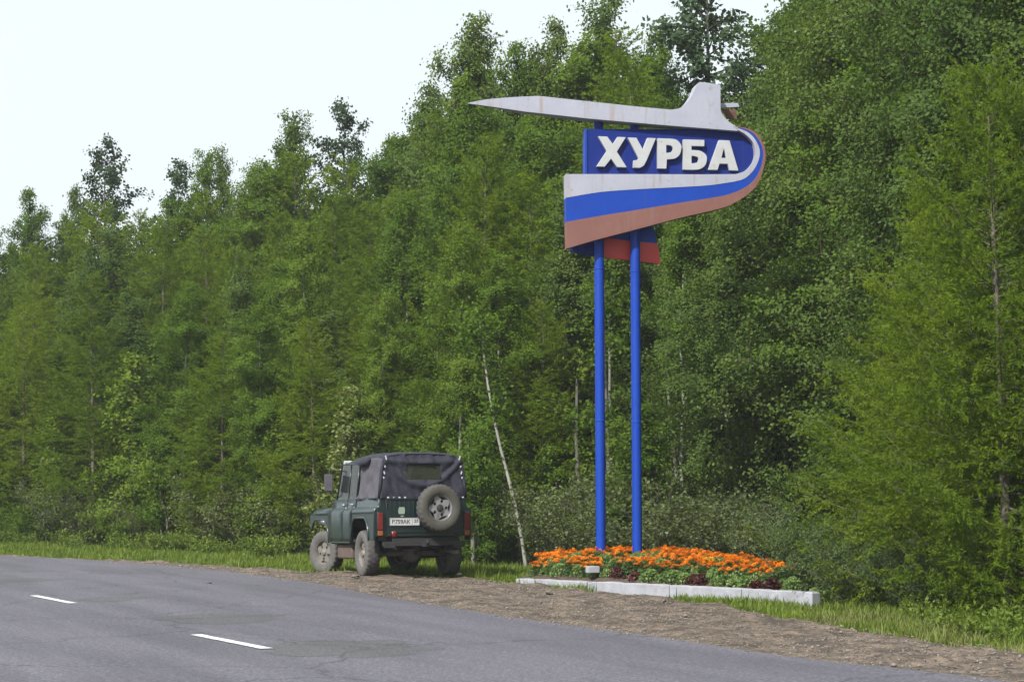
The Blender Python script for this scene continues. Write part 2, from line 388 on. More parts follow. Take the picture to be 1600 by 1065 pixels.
class Tubes:
    def __init__(s): s.V = []; s.F = []; s.n = 0
    def add(s, P, r, k):
        P = np.asarray(P, float); r = np.asarray(r, float); m = len(P)
        D = np.gradient(P, axis=0); D /= np.linalg.norm(D, axis=1)[:, None] + 1e-9
        a = np.cross(D, [0.31, .77, .12]); a /= np.linalg.norm(a, axis=1)[:, None] + 1e-9; c = np.cross(D, a)
        t = np.arange(k) * 2 * np.pi / k
        V = P[:, None] + (a[:, None] * np.cos(t)[None, :, None] + c[:, None] * np.sin(t)[None, :, None]) * r[:, None, None]
        s.V.append(V.reshape(-1, 3)); i, j = np.meshgrid(np.arange(m - 1), np.arange(k), indexing='ij')
        f = np.stack([i * k + j, i * k + (j + 1) % k, (i + 1) * k + (j + 1) % k, (i + 1) * k + j], -1).reshape(-1, 4) + s.n
        s.F.append(f); s.n += m * k
    def mesh(s, name, m): return np_mesh(name, np.concatenate(s.V), np.concatenate(s.F), m, smooth=True)

def unit(v): return v / (np.linalg.norm(v) + 1e-9)
def broadleaf(name, h, cr, base, nbr, nleaf, ls, seed, leafm, barkm, r0=.085, lean=0., rise=(25, 60), droop=.25, prof='egg', jit=.09, lw=.75, clump=.0):
    rg = np.random.default_rng(seed); T0 = Tubes(); T = Tubes()
    zz = np.linspace(0, 1, 14); wob = np.cumsum(rg.normal(0, .012, (14, 2)), 0) * h * .35
    TP = np.stack([wob[:, 0] + lean * h * zz ** 1.3, wob[:, 1], zz * h], 1); TP[0, :2] = 0
    TR = r0 * (1 - zz) ** .8 + .006; TR[0] *= 1.3
    T0.add(TP, TR, 8)
    at = lambda t: np.array([np.interp(t, zz, TP[:, k]) for k in range(3)])
    C = []; A = []
    segs = []
    for i in range(nbr):
        t = base + (1 - base) * ((i + rg.random()) / nbr) ** .85; t = min(t, .985)
        u = (t - base) / (1 - base)
        if prof == 'egg': pr = (math.sin(math.pi * min(1, (u * .85 + .14))) ** .68) * .95 + .06
        elif prof == 'cone': pr = (1 - u) ** .7 + .12
        elif prof == 'column': pr = min(1, u * 3 + .5) * (1 - u ** 3.4) + .14
        else: pr = .9 - .55 * u
        L = cr * pr * rg.uniform(.6, 1.25); az = i * 2.399 + rg.normal(0, .5); el = R(rg.uniform(*rise)) * (.8 + .5 * u)
        d = np.array([math.cos(az) * math.cos(el), math.sin(az) * math.cos(el), math.sin(el)])
        s0 = at(t); m = 6; q = np.linspace(0, 1, m)
        BP = s0 + d * (q[:, None] * L) + np.cumsum(rg.normal(0, .05 * L, (m, 3)), 0) * .6; BP[0] = s0
        BP[:, 2] -= droop * L * q ** 2.2
        T.add(BP, r0 * .30 * (1 - t * .6) * (1 - q * .85) + .003, 4); segs.append((BP, L, .7))
        for j in range(int(4 + L * 5)):
            k = rg.uniform(.2, 1); p = np.array([np.interp(k, q, BP[:, c]) for c in range(3)])
            sd_ = unit(d * .7 + rg.normal(0, .75, 3) + [0, 0, .1]); l2 = L * rg.uniform(.18, .42) * (1.15 - k * .4) + .12
            SP = p + sd_ * (np.linspace(0, 1, 4)[:, None] * l2); SP[:, 2] -= droop * l2 * np.linspace(0, 1, 4) ** 2
            T.add(SP, np.linspace(.008, .002, 4), 3); segs.append((SP, l2, 1.0))
    tot = sum(s_[1] * s_[2] for s_ in segs)
    for P_, L, wgt in segs:
        n = rg.poisson(nleaf * L * wgt / tot)
        if n == 0: continue
        k = rg.beta(1.6, 1.0, n) * (len(P_) - 1); i = np.minimum(k.astype(int), len(P_) - 2); f = (k - i)[:, None]
        C.append(P_[i] * (1 - f) + P_[i + 1] * f + rg.normal(0, jit, (n, 3)) * [1, 1, .8])
    C = np.concatenate(C); OW = C - np.stack([np.interp(C[:, 2] / h, zz, TP[:, 0]), np.interp(C[:, 2] / h, zz, TP[:, 1]), C[:, 2]], 1); OW /= np.linalg.norm(OW, axis=1)[:, None] + .3; OW[:, 2] += .25
    V, F = leaf_quads(C, ls, ls * lw, rg, up=.5, outw=OW)
    V0 = np.concatenate(T0.V); F0 = np.concatenate(T0.F); V1 = np.concatenate(T.V); F1 = np.concatenate(T.F)
    tm = np_mesh(name + '_trunk', np.concatenate([V0, V1]), np.concatenate([F0, F1 + len(V0)]), [barkm, M['twig']], smooth=True, midx=[0] * len(F0) + [1] * len(F1)); cm = np_mesh(name + '_crown', V, F, leafm); return tm, cm

def larch(name, h, cr, base, nbr, seed, leafm=None, barkm=None, r0=.09, step=.045, nl=.085, nw=.022):
    rg = np.random.default_rng(seed); T = Tubes(); leafm = leafm or M['larch']; barkm = barkm or M['bark_larch']
    zz = np.linspace(0, 1, 10); wob = np.cumsum(rg.normal(0, .006, (10, 2)), 0) * h * .3
    TP = np.stack([wob[:, 0], wob[:, 1], zz * h], 1); TP[0, :2] = 0
    T.add(TP, r0 * (1 - zz) + .006, 7); C = []; A = []
    for i in range(nbr):
        t = base + (.99 - base) * ((i + rg.random()) / nbr); u = (t - base) / (1 - base)
        L = cr * ((1 - u) ** .6 * (.75 + .35 * min(1, u * 6)) + .10) * rg.uniform(.55, 1.2)
        az = i * 2.399 + rg.normal(0, .4); el = R(rg.uniform(-8, 22)) + u * R(35)
        d = np.array([math.cos(az) * math.cos(el), math.sin(az) * math.cos(el), math.sin(el)])
        s0 = np.array([np.interp(t, zz, TP[:, k]) for k in range(3)]); m = 6; q = np.linspace(0, 1, m)
        BP = s0 + d * (q[:, None] * L); BP[:, 2] += -.16 * L * np.sin(q * np.pi) * (1 - u) + .10 * L * q ** 3 + np.cumsum(rg.normal(0, .015 * L, m))
        T.add(BP, np.linspace(.016 * (1 - u) + .006, .003, m), 3)
        lst = [(BP, d, L)]
        side = unit(np.cross(d, [0, 0, 1.]))
        nb = int(L * 11) + 2
        for j in range(nb):
            k = rg.uniform(.12, .98); p = np.array([np.interp(k, q, BP[:, c]) for c in range(3)])
            s_ = 1 if j % 2 else -1; dd = unit(d * rg.uniform(.5, 1.) + side * s_ * rg.uniform(.5, 1.1) + np.array([0, 0, rg.uniform(-.55, .35)]))
            l2 = (L * (1.05 - k) * .55 + .10) * rg.uniform(.6, 1.2)
            SP = p + dd * (np.linspace(0, 1, 3)[:, None] * l2); SP[2, 2] -= .12 * l2
            lst.append((SP, dd, l2))
        for P_, dd, l2 in lst:
            n = int(l2 / step) + 1; k = (np.linspace(.08, 1, n) + rg.normal(0, .01, n)).clip(0, 1) * (len(P_) - 1)
            ii = np.minimum(k.astype(int), len(P_) - 2); f = (k - ii)[:, None]; c = P_[ii] * (1 - f) + P_[ii + 1] * f
            for rep in range(2):
                C.append(c + rg.normal(0, .02, (n, 3))); A.append(np.repeat(dd[None] * .9, n, 0))
    C = np.concatenate(C); A = np.concatenate(A); V, F = leaf_quads(C, nl, nw, rg, up=.2, along=A, spread=.75)
    return T.mesh(name + '_trunk', barkm), np_mesh(name + '_crown', V, F, leafm)

def bush(name, h, r, nst, nleaf, ls, seed, leafm, barkm, jit=.07, lw=.6, upr=.5):
    rg = np.random.default_rng(seed); T = Tubes(); segs = []
    for i in range(nst):
        az = rg.uniform(0, 6.283); o_ = rg.uniform(0, .25) * r; tilt = rg.uniform(.1, 1.) * (1 - upr) * 1.4
        q = np.linspace(0, 1, 6); L = h * rg.uniform(.55, 1.08); d = unit(np.array([math.cos(az) * tilt, math.sin(az) * tilt, 1]))
        P_ = np.array([math.cos(az) * o_, math.sin(az) * o_, 0]) + d * (q[:, None] * L); P_[:, 0] += math.cos(az) * q ** 2 * r * .4; P_[:, 1] += math.sin(az) * q ** 2 * r * .4
        P_[:, 2] -= q ** 3 * h * .08
        T.add(P_, np.linspace(.014, .003, 6), 4); segs.append((P_, L * .8))
        for j in range(9):
            k = rg.uniform(.12, 1); p = np.array([np.interp(k, q, P_[:, c]) for c in range(3)]); dd = unit(rg.normal(0, .8, 3) + [0, 0, .5]); l2 = h * rg.uniform(.12, .28)
            SP = p + dd * (np.linspace(0, 1, 3)[:, None] * l2); T.add(SP, np.linspace(.005, .002, 3), 3); segs.append((SP, l2 * 1.3))
    tot = sum(s_[1] for s_ in segs); C = []
    for P_, L in segs:
        n = rg.poisson(nleaf * L / tot)
        if n == 0: continue
        k = rg.beta(1.4, 1, n) * (len(P_) - 1); i = np.minimum(k.astype(int), len(P_) - 2); f = (k - i)[:, None]
        C.append(P_[i] * (1 - f) + P_[i + 1] * f + rg.normal(0, jit, (n, 3)))
    C = np.concatenate(C); C[:, 2] = np.abs(C[:, 2]); V, F = leaf_quads(C, ls, ls * lw, rg, up=.6)
    return T.mesh(name + '_stems', barkm), np_mesh(name + '_foliage', V, F, leafm)

PROTO = {}     # kind -> list of (trunk mesh, crown mesh, native height)
PROTO['larch'] = [(*larch('larch', 11, 2.5, .05, 150, s, nw=.030), 11) for s in (1, 2, 3)]
PROTO['near_larch'] = [(*larch('near_larch', 6.6, 2.2, .03, 150, 9, r0=.085, step=.030, nl=.07, nw=.018), 6.6)]
PROTO['birch'] = [(*broadleaf('birch', 12, 2.3, .07, 74, 46000, .078, s, M['birch'], M['bark_birch'], r0=.075, droop=.35, prof='egg', jit=.10), 12) for s in (11, 12, 13)]
PROTO['aspen'] = [(*broadleaf('aspen', 12, 2.1, .08, 66, 44000, .080, s, M['aspen'], M['bark_aspen'], r0=.08, droop=.12, rise=(30, 62), prof='column', jit=.11, lw=.85), 12) for s in (21, 22, 23)]
PROTO['near_aspen'] = [(*broadleaf('near_aspen', 10, 2.3, .04, 90, 80000, .062, s, M['aspen'], M['bark_aspen'], r0=.075, droop=.2, rise=(15, 50), prof='column', jit=.10, lw=.75), 10) for s in (31, 32)]
PROTO['dark'] = [(*broadleaf('dark_poplar', 13, 2.0, .25, 42, 15000, .11, s, M['dark'], M['bark_dark'], r0=.11, droop=.1, rise=(20, 55), prof='egg', jit=.10, lw=.8), 13) for s in (41, 42)]
PROTO['stem_birch'] = [(*broadleaf('bare_birch', 12, 1.2, .55, 34, 9000, .085, s, M['birch'], M['bark_birch'], r0=.07, droop=.3, jit=.1), 12) for s in (51, 52)]
PROTO['sapling'] = [(*broadleaf('sapling', 4.2, .95, .03, 46, 9000, .075, s, M['birch'], M['bark_aspen'], r0=.03, droop=.15, prof='cone', jit=.08), 4.2) for s in (61, 62)]
PROTO['yellow'] = [(*broadleaf('pale_sapling', 4.2, .8, .05, 34, 5200, .09, 71, M['yellow'], M['bark_aspen'], r0=.03, droop=.15, prof='cone', jit=.10), 4.2)]
PROTO['willow'] = [(*bush('willow_bush', 2.0, 1.3, 26, 15000, .062, s, M['willow'], M['bark_dark'], lw=.45, upr=.3), 2.0) for s in (81,)]
PROTO['shrub'] = [(*bush('shrub', 1.7, 1.0, 22, 9000, .06, s, M['shrub'], M['bark_dark'], upr=.45), 1.7) for s in (91, 92)]
PROTO['green_shrub'] = [(*bush('green_shrub', 1.7, 1.0, 20, 8000, .075, s, M['birch'], M['bark_dark'], upr=.45), 1.7) for s in (95, 96)]

NAMES = {'larch': 'larch_tree', 'near_larch': 'larch_tree', 'birch': 'birch_tree', 'aspen': 'aspen_tree', 'near_aspen': 'aspen_tree', 'dark': 'poplar_tree', 'stem_birch': 'birch_tree',
         'sapling': 'sapling', 'yellow': 'sapling', 'willow': 'willow_bush', 'shrub': 'shrub', 'green_shrub': 'shrub'}
cnt = {}
def plant(kind, px, Z, top=None, label=None, group=None, height=None, wide=1.0, rz=None, tilt=(0, 0), variant=None):
    p = GZ(px, Z); dd, _ = edge_dist(p.x, p.y)
    k = cnt[kind] = cnt.get(kind, 0) + 1
    v = PROTO[kind][(k if variant is None else variant) % len(PROTO[kind])]
    zb = -.12 - (.32 if (p.x > 3.5 and dd > 7.5) else 0)
    H = height if height else ztop(top, Z) - zb
    s = H / v[2]; r = empty(NAMES[kind], (p.x, p.y, zb), random.uniform(0, 6.28) if rz is None else rz)
    r.rotation_euler.x = R(tilt[0]) + random.gauss(0, .015); r.rotation_euler.y = R(tilt[1]) + random.gauss(0, .015)
    sw = s * wide if s > .6 else s * wide * 1.15
    r.scale = (sw, sw, s)
    bushy = kind in ('willow', 'shrub', 'green_shrub')
    cat = 'bush' if bushy else ('sapling' if kind in ('sapling', 'yellow') else 'tree')
    tag(r, label, cat, group)
    t = link(bpy.data.objects.new('stems' if bushy else 'trunk', v[0])); t.parent = r
    c = link(bpy.data.objects.new('foliage' if bushy else 'crown', v[1])); c.parent = r
    return r

def front(px): return float(np.interp(px, [-200, 0, 250, 450, 600, 740, 900, 1100, 1300, 1420, 1500, 1600, 1750], [56, 51, 46.5, 42.5, 40.5, 38, 37, 34.5, 29.5, 26, 23.5, 21.5, 20]))
def skyline(px): return float(np.interp(px, [-100, 0, 60, 105, 160, 205, 260, 320, 390, 455, 530, 590, 650, 700, 745, 830, 880, 955, 1000, 1060, 1140, 1200, 1240, 1290, 1700],
                                        [390, 375, 330, 325, 320, 325, 295, 272, 275, 215, 230, 240, 170, 215, 85, 105, 75, 35, 75, 130, 120, 100, 60, -30, -60]))

# skyline trees, each its own
SKY = [
 ('birch', -15, 64, 368, 'rounded birch top cut off by the left edge of the photo', 1.),
 ('birch', 55, 62, 305, 'pale olive birch with a ragged top near the left edge', .9),
 ('aspen', 103, 66, 300, 'slim dark aspen top just left of the lone dark poplar', .7),
 ('dark', 165, 66, 224, 'lone dark poplar standing clear above the left treeline', .95),
 ('dark', 262, 66, 260, 'low dark poplar top right of the lone dark poplar', .8),
 ('birch', 318, 60, 250, 'airy birch with wispy top left of centre skyline', .9),
 ('aspen', 352, 62, 246, 'narrow wispy aspen beside the airy birch', .7),
 ('birch', 395, 58, 262, 'low round birch top in a dip of the skyline', 1.),
 ('aspen', 455, 58, 188, 'light green aspen with split top left of the dark twin poplar', 1.0),
 ('dark', 524, 60, 170, 'dark dense poplar rising beside the split aspen', .85),
 ('birch', 585, 56, 224, 'short birch in the notch right of the dark dense poplar', .9),
 ('aspen', 650, 53, 134, 'pointed aspen standing alone over the notch left of the plane nose', 1.0),
 ('aspen', 700, 52, 190, 'lower aspen below the plane nose on the sign', .8),
 ('aspen', 762, 52, 44, 'tall bushy aspen whose top rises above the plane nose', 1.1),
 ('birch', 825, 50, 84, 'birch top over the front half of the plane shape', .9),
 ('aspen', 880, 50, 38, 'narrow aspen behind the middle of the plane shape', .9),
 ('aspen', 955, 50, 3, 'tallest full aspen crown above the sign board', 1.15),
 ('birch', 1010, 48, 55, 'birch filling in left of the plane tail fin', .9),
 ('birch', 1062, 46, 108, 'low yellow green birch directly behind the tail fin', .9),
 ('dark', 1142, 46, -70, 'very tall sparse dark poplar behind the tail fin', 1.05),
 ('aspen', 1228, 38, 30, 'aspen with low top in the gap right of the sparse poplar', .75),
 ('aspen', 1290, 36, -60, 'tall aspen leaving the top of the photo right of the gap', 1.),
 ('birch', 1365, 35, -110, 'tall birch reaching beyond the top right of the photo', 1.),
 ('aspen', 1450, 33, -110, 'tall aspen behind the right larches, top out of view', 1.),
 ('birch', 1530, 31, -120, 'tall birch near the right edge, top out of view', 1.),
 ('aspen', 1610, 30, -120, 'tall aspen at the very right edge, top out of view', 1.)]
for kd, px, Z, top, lab, wd in SKY:
    plant(kd, px, Z, top, lab, 'trees forming the skyline', wide=wd * (.82 if kd != 'dark' else 1))

# the forest wall: rows stepping forward and down; nothing sets these apart one by one
ZONES = [(-300, 60, 'at the left photo edge'), (60, 200, 'under the lone dark poplar'), (200, 340, 'above the short pale stems'), (340, 480, 'left of the jeep'), (480, 620, 'above the jeep bonnet'), (620, 750, 'above the jeep spare wheel'),
         (750, 880, 'below the plane nose'), (880, 1000, 'behind the left sign pole'), (1000, 1110, 'behind the right sign pole'), (1110, 1230, 'by the right tip of the sign'), (1230, 1350, 'above the kerb end'), (1350, 1480, 'left of the nearest larch'), (1480, 2000, 'at the right photo edge')]
def zone(px): return next(z[2] for z in ZONES if z[0] <= px < z[1])
def pick(px, row):
    r = random.random()
    if px < 520: return 'larch' if r < .62 else ('birch' if r < .88 else 'aspen')
    if px < 800: return 'birch' if r < .5 else ('larch' if r < .85 else 'aspen')
    if px < 1080: return 'aspen' if r < .4 else ('birch' if r < .7 else 'larch')
    return 'aspen' if r < .6 else 'birch'
WORD = {'larch': 'feathery larch', 'birch': 'leafy birch', 'aspen': 'small leaved aspen', 'stem_birch': 'bare stemmed pale birch', 'sapling': 'low leafy sapling', 'shrub': 'olive green shrub', 'green_shrub': 'mid green shrub', 'near_aspen': 'dense glittering aspen'}
TIER = ['top tier ', 'upper tier ', 'middle tier ', 'lower tier ']
for row, (dz, dtop, step, jt) in enumerate([(14, 14, 52, 14), (9, 75, 66, 34), (5, 165, 80, 60), (2.4, 270, 84, 70)]):
    px = -90 + row * 17
    while px < 1700:
        if row >= 3 and px > 1290: px += step; continue
        x = px + random.uniform(-22, 22); kd = pick(x, row)
        top = skyline(x) + dtop + random.uniform(-jt, jt)
        if x > 800 and row > 1: top = min(top, 330)
        if 800 < x < 1090 and row == 3: kd = 'stem_birch' if random.random() < .5 else 'aspen'
        if x > 1090: top = max(top, -150)
        Z = front(x) + dz + random.uniform(-1.2, 1.2)
        if 860 < x < 1340: Z = max(Z, 34.6)
        elif 1340 <= x < 1470: Z = max(Z, 33)
        plant(kd, x, Z, top, TIER[row] + WORD[kd] + ' in the forest ' + zone(x), 'trees of the forest wall', wide=random.uniform(.9, 1.25))
        px += step * random.uniform(.8, 1.2)

dup = {}
for o in col.objects:
    if o.get('group') == 'trees of the forest wall': dup.setdefault(o['label'], []).append(o)
for lab, os_ in dup.items():
    os_.sort(key=lambda q: q.location.x / q.location.y)
    if len(os_) in (2, 3):
        for q, wd_ in zip(os_, ('left-hand ', 'right-hand ') if len(os_) == 2 else ('left-hand ', 'central ', 'right-hand ')): q['label'] = wd_ + lab
# right-hand foreground trees
plant('near_aspen', 1170, 36.2, 300, 'dense glittering aspen with foliage to the ground right of the sign', 'large trees at the right', wide=1.1, variant=0)
plant('near_aspen', 1252, 37, 130, 'large glittering aspen reaching over the right tip of the sign', 'large trees at the right', wide=1.05, variant=1)
plant('near_aspen', 1355, 34, -60, 'tallest glittering aspen midway between sign and right larch', 'large trees at the right', wide=1.05, variant=0)
plant('near_aspen', 1450, 31.8, -40, 'glittering aspen behind the top of the right larch', 'large trees at the right', wide=1.05, variant=1)
plant('near_aspen', 1540, 28.5, -120, 'aspen filling the upper right corner behind the larches', 'large trees at the right', wide=1.0, variant=0, rz=2.6)
plant('near_aspen', 1625, 27.5, -90, 'aspen cut off by the right edge above the larch', 'large trees at the right', wide=1.1, variant=1)
plant('near_larch', 1572, 22.5, 108, 'nearest larch with dark straight trunk close to the right edge', 'larches at the right', wide=.86, rz=.5)
plant('near_larch', 1470, 24.5, 330, 'yellow green larch just left of the nearest larch', 'larches at the right', wide=1.0, rz=2.2)
plant('near_larch', 1400, 26.5, 520, 'low spreading larch behind the grey green willow bush', 'larches at the right', wide=1.3, rz=4.0)
plant('near_larch', 1680, 22.5, 200, 'larch branches reaching in from beyond the right edge', 'larches at the right', wide=1., rz=5.1)

# edge trees and saplings, feet in the grass
EDGE = [('sapling', -20, 560, 1.3), ('larch', 40, 480, 1.15), ('sapling', 95, 640, 1.3), ('larch', 150, 430, 1.1), ('shrub', 175, 0, 0), ('sapling', 215, 560, 1.2), ('birch', 280, 450, 1.), ('sapling', 330, 620, 1.2),
        ('larch', 350, 520, 1.1), ('birch', 420, 480, 1.0), ('sapling', 460, 640, 1.3), ('larch', 495, 500, 1.0), ('birch', 590, 470, .9), ('larch', 640, 520, 1.), ('sapling', 610, 610, 1.), ('sapling', 690, 590, 1.1),
        ('birch', 715, 360, .8), ('sapling', 780, 640, 1.0), ('larch', 850, 470, .9), ('sapling', 860, 700, 1.2)]
for i, (kd, px, top, wd) in enumerate(EDGE):
    if kd == 'shrub': continue
    near = ['the left photo edge', 'the left photo edge', 'the first dark gap', 'the first dark gap', '', 'the short pale stems', 'the short pale stems', 'the verge weeds', 'the dark gap left of the jeep', 'the jeep front wheel', 'the jeep bonnet', 'the jeep bonnet',
            'the jeep canvas roof', 'the jeep canvas roof', 'the jeep roof, before taller trees', 'the jeep spare wheel', 'the leaning birch stem', 'the leaning birch stem', 'the left sign pole', 'the left sign pole'][i]
    plant(kd, px, front(px) + .6 + random.uniform(-.3, .5), top, {'larch': 'feathery larch', 'birch': 'leafy birch', 'sapling': 'short leafy sapling'}[kd] + ' at the forest edge by ' + near, 'trees at the forest edge', wide=wd)
plant('yellow', 552, 41, 612, 'pale yellowish sapling behind the jeep, lightest of the edge', 'trees at the forest edge', wide=1.2)
plant('sapling', 745, 36.6, None, 'low sapling in the shade between the jeep and the leaning stem', 'trees at the forest edge', height=2.6, wide=1.)
plant('sapling', 1015, 34.5, 640, 'light green sapling right beside the right sign pole', 'trees at the forest edge', wide=1.3)
plant('sapling', 968, 35, 660, 'light green sapling seen between the two sign poles', 'trees at the forest edge', wide=1.0)
# undergrowth
for i, px in enumerate(range(-40, 1480, 46)):
    if 480 < px < 500: continue
    x = px + random.uniform(-14, 14); Z = front(x) + random.uniform(-.6, .6)
    kd = 'green_shrub' if random.random() < .45 else 'shrub'; hh = random.uniform(1.0, 2.1)
    if x > 1180: Z = front(x) + 1.2
    plant(kd, x, Z, None, WORD[kd] + ' of the undergrowth ' + zone(x), 'undergrowth at the forest edge', height=hh, wide=1.0)
for px, Z, hh, lab in [(1085, 32.3, 1.6, 'olive shrub rising behind the right half of the flower bed'), (1030, 33.2, 1.7, 'brownish olive shrub behind the right sign pole'), (1140, 31, 1.45, 'broad olive shrub behind the right end of the marigolds'), (900, 35, 1.6, 'olive shrub behind the left end of the flower bed')]:
    plant('shrub', px, Z, None, lab, 'shrubs behind the flower bed', height=hh, wide=1.25)
dup = {}
for o in col.objects:
    if o.get('group') == 'undergrowth at the forest edge': dup.setdefault(o['label'], []).append(o)
for lab, os_ in dup.items():
    os_.sort(key=lambda q: q.location.x / q.location.y)
    if len(os_) in (2, 3):
        for q, wd_ in zip(os_, ('left-hand ', 'right-hand ') if len(os_) == 2 else ('left-hand ', 'middle ', 'right-hand ')): q['label'] = wd_ + lab
plant('willow', 1262, 26.6, None, 'grey green willow bush just behind the white kerb end', 'willow bushes', height=1.5, wide=.85)
plant('willow', 1345, 25.0, None, 'grey green willow bush between the kerb end and the larch', 'willow bushes', height=1.35, wide=.85)
plant('willow', 1420, 24.2, None, 'low dark willow bush under the right larch', 'willow bushes', height=1.05, wide=.8)

# stems that stand out in the photograph
def stem(name, pts, rad, Z, label, m, group='pale stems at the forest edge'):
    base = GZ(pts[0][0], Z); r = empty(name, (base.x, base.y, -.1)); T = Tubes(); n = len(pts); P_ = []
    for i, (px, py) in enumerate(pts):
        d = ray(px, py); t = Z / d.y; P_.append(np.array([d.x * t - base.x, i * .14, CAMH + d.z * t + .1]))
    P_[0][2] = -.05
    T0 = Tubes(); T0.add(P_, np.linspace(rad, rad * .45, n), 8)
    rg = np.random.default_rng(int(pts[0][0])); top = P_[-1]; C = []
    for k in range(16):
        i = rg.uniform(.35, 1) * (n - 1); a = int(min(i, n - 2)); p = P_[a] * (1 - (i - a)) + P_[a + 1] * (i - a); d = unit(rg.normal(0, 1, 3) * [1, 1, .4] + [0, 0, .5]); L = rg.uniform(.3, .8)
        SP = p + d * np.linspace(0, 1, 4)[:, None] * L; T.add(SP, np.linspace(.010, .003, 4), 4)
        C.append(SP[rg.integers(1, 4, 70)] + rg.normal(0, .12, (70, 3)))
    V0, F0, V1, F1 = (np.concatenate(q) for q in (T0.V, T0.F, T.V, T.F))
    t = link(bpy.data.objects.new('trunk', np_mesh(name + '_trunk', np.concatenate([V0, V1]), np.concatenate([F0, F1 + len(V0)]), [m, M['twig']], smooth=True, midx=[0] * len(F0) + [1] * len(F1)))); t.parent = r
    V, F = leaf_quads(np.concatenate(C), .085, .06, rg); c = link(bpy.data.objects.new('crown', np_mesh(name + '_crown', V, F, M['birch']))); c.parent = r
    tag(r, label, 'tree', group)
stem('birch_tree', [(823, 888), (815, 840), (805, 790), (794, 745), (782, 700), (771, 650), (762, 600), (754, 545), (749, 510), (746, 490)], .038, 36.0, 'thin white birch stem leaning left between the jeep and the sign', M['bark_birch'])
stem('birch_tree', [(740, 884), (738, 820), (735, 760), (731, 690)], .05, 36.4, 'short pale upright stem directly right of the parked jeep', M['bark_aspen'])
stem('birch_tree', [(268, 858), (258, 810), (246, 765), (238, 735)], .035, 45.0, 'small pale stem leaning left in the left forest edge', M['bark_larch'])
stem('birch_tree', [(254, 858), (250, 820), (247, 790)], .03, 45.3, 'shorter pale stem just left of the small leaning stem', M['bark_aspen'])
stem('aspen_tree', [(1066, 860), (1060, 760), (1052, 680), (1046, 600), (1044, 540)], .05, 37, 'pale thin trunk in the shade right of the right sign pole', M['bark_aspen'])
stem('aspen_tree', [(1085, 850), (1078, 760), (1073, 680), (1072, 600)], .05, 38, 'second thin trunk in the shade, farther right of the right pole', M['bark_aspen'])
stem('aspen_tree', [(955, 872), (952, 780), (951, 680), (946, 560), (944, 470)], .055, 36.3, 'grey trunk just right of the left sign pole', M['bark_dark'])
stem('aspen_tree', [(908, 872), (905, 780), (901, 680), (903, 590)], .06, 37.5, 'dark trunk a little left of the left sign pole', M['bark_dark'])
stem('aspen_tree', [(832, 868), (829, 760), (826, 690), (828, 640)], .05, 38.5, 'thin shaded trunk right of the leaning birch stem', M['bark_aspen'])

# distant wood behind everything: one mass
rg = np.random.default_rng(404); C = []; TB = Tubes()
for k in range(120):
    px = rg.uniform(-260, 1900); Z = front(px) + rg.uniform(17, 27); p = GZ(px, Z); H = ztop(skyline(px) + rg.uniform(50, 150), Z); H = max(4, min(H, 15)); n = 1500
    t = rg.beta(1.3, 1.1, n); a = rg.uniform(0, 6.283, n); rr = 1.9 * np.sin(np.pi * (t * .92 + .05)) ** .6 * np.sqrt(rg.random(n))
    C.append(np.stack([p.x + rr * np.cos(a), p.y + rr * np.sin(a), t * H], 1)); TB.add([[p.x, p.y, -.2], [p.x, p.y, H * .5], [p.x, p.y, H * .95]], [.10, .07, .02], 5)
C = np.concatenate(C); V, F = leaf_quads(C, .24, .18, rg)
TV, TF = np.concatenate(TB.V), np.concatenate(TB.F)
me = np_mesh('distant_wood', np.concatenate([V, TV]), np.concatenate([F, TF + len(V)]), [M['birch'], M['bark_dark']], midx=[0] * len(F) + [1] * len(TF))
o = link(bpy.data.objects.new('distant_wood', me)); tag(o, 'shaded wood closing the gaps behind the front trees', 'wood', kind='stuff')

# grass and weeds
def inside(poly, x, y):
    c = np.zeros(len(x), bool); n = len(poly)
    for i in range(n):
        x0, y0 = poly[i]; x1, y1 = poly[(i + 1) % n]
        k = ((y0 > y) != (y1 > y)) & (x < (x1 - x0) * (y - y0) / (y1 - y0 + 1e-12) + x0); c ^= k
    return c
def scatter(poly, dens, rg):
    a = np.array(poly); lo, hi = a.min(0), a.max(0); n = int(dens * (hi - lo).prod())
    x = rg.uniform(lo[0], hi[0], n); y = rg.uniform(lo[1], hi[1], n); k = inside(poly, x, y); return x[k], y[k]
def blades(x, y, hm, wd, rg, z0=-.08, hvar=None, bend=.5):
    n = len(x); h = hm * rg.gamma(6, 1 / 6, n)
    if hvar is not None: h *= hvar
    a = rg.uniform(0, 6.283, n); d = np.stack([np.cos(a), np.sin(a)], 1); s = np.stack([-d[:, 1], d[:, 0]], 1) * wd * rg.uniform(.6, 1.4, (n, 1))
    ln = h[:, None] * bend * rg.uniform(.1, 1, (n, 1)); B = np.stack([x, y], 1); z = np.full(n, z0)
    def v(off, zz): return np.concatenate([B + off, zz[:, None]], 1)
    V = np.stack([v(-s / 2, z), v(s / 2, z), v(s * .4 + d * ln * .35, z + h * .6), v(-s * .4 + d * ln * .35, z + h * .6), v(s * .06 + d * ln, z + h), v(-s * .06 + d * ln, z + h)], 1).reshape(-1, 3)
    i = np.arange(n)[:, None] * 6; F = np.concatenate([i + [0, 1, 2, 3], i + [3, 2, 4, 5]], 0); return V, F
def noise2(x, y, s, seed): return np.array([mnoise.noise(Vector((a * s, b_ * s, seed))) for a, b_ in zip(x, y)])
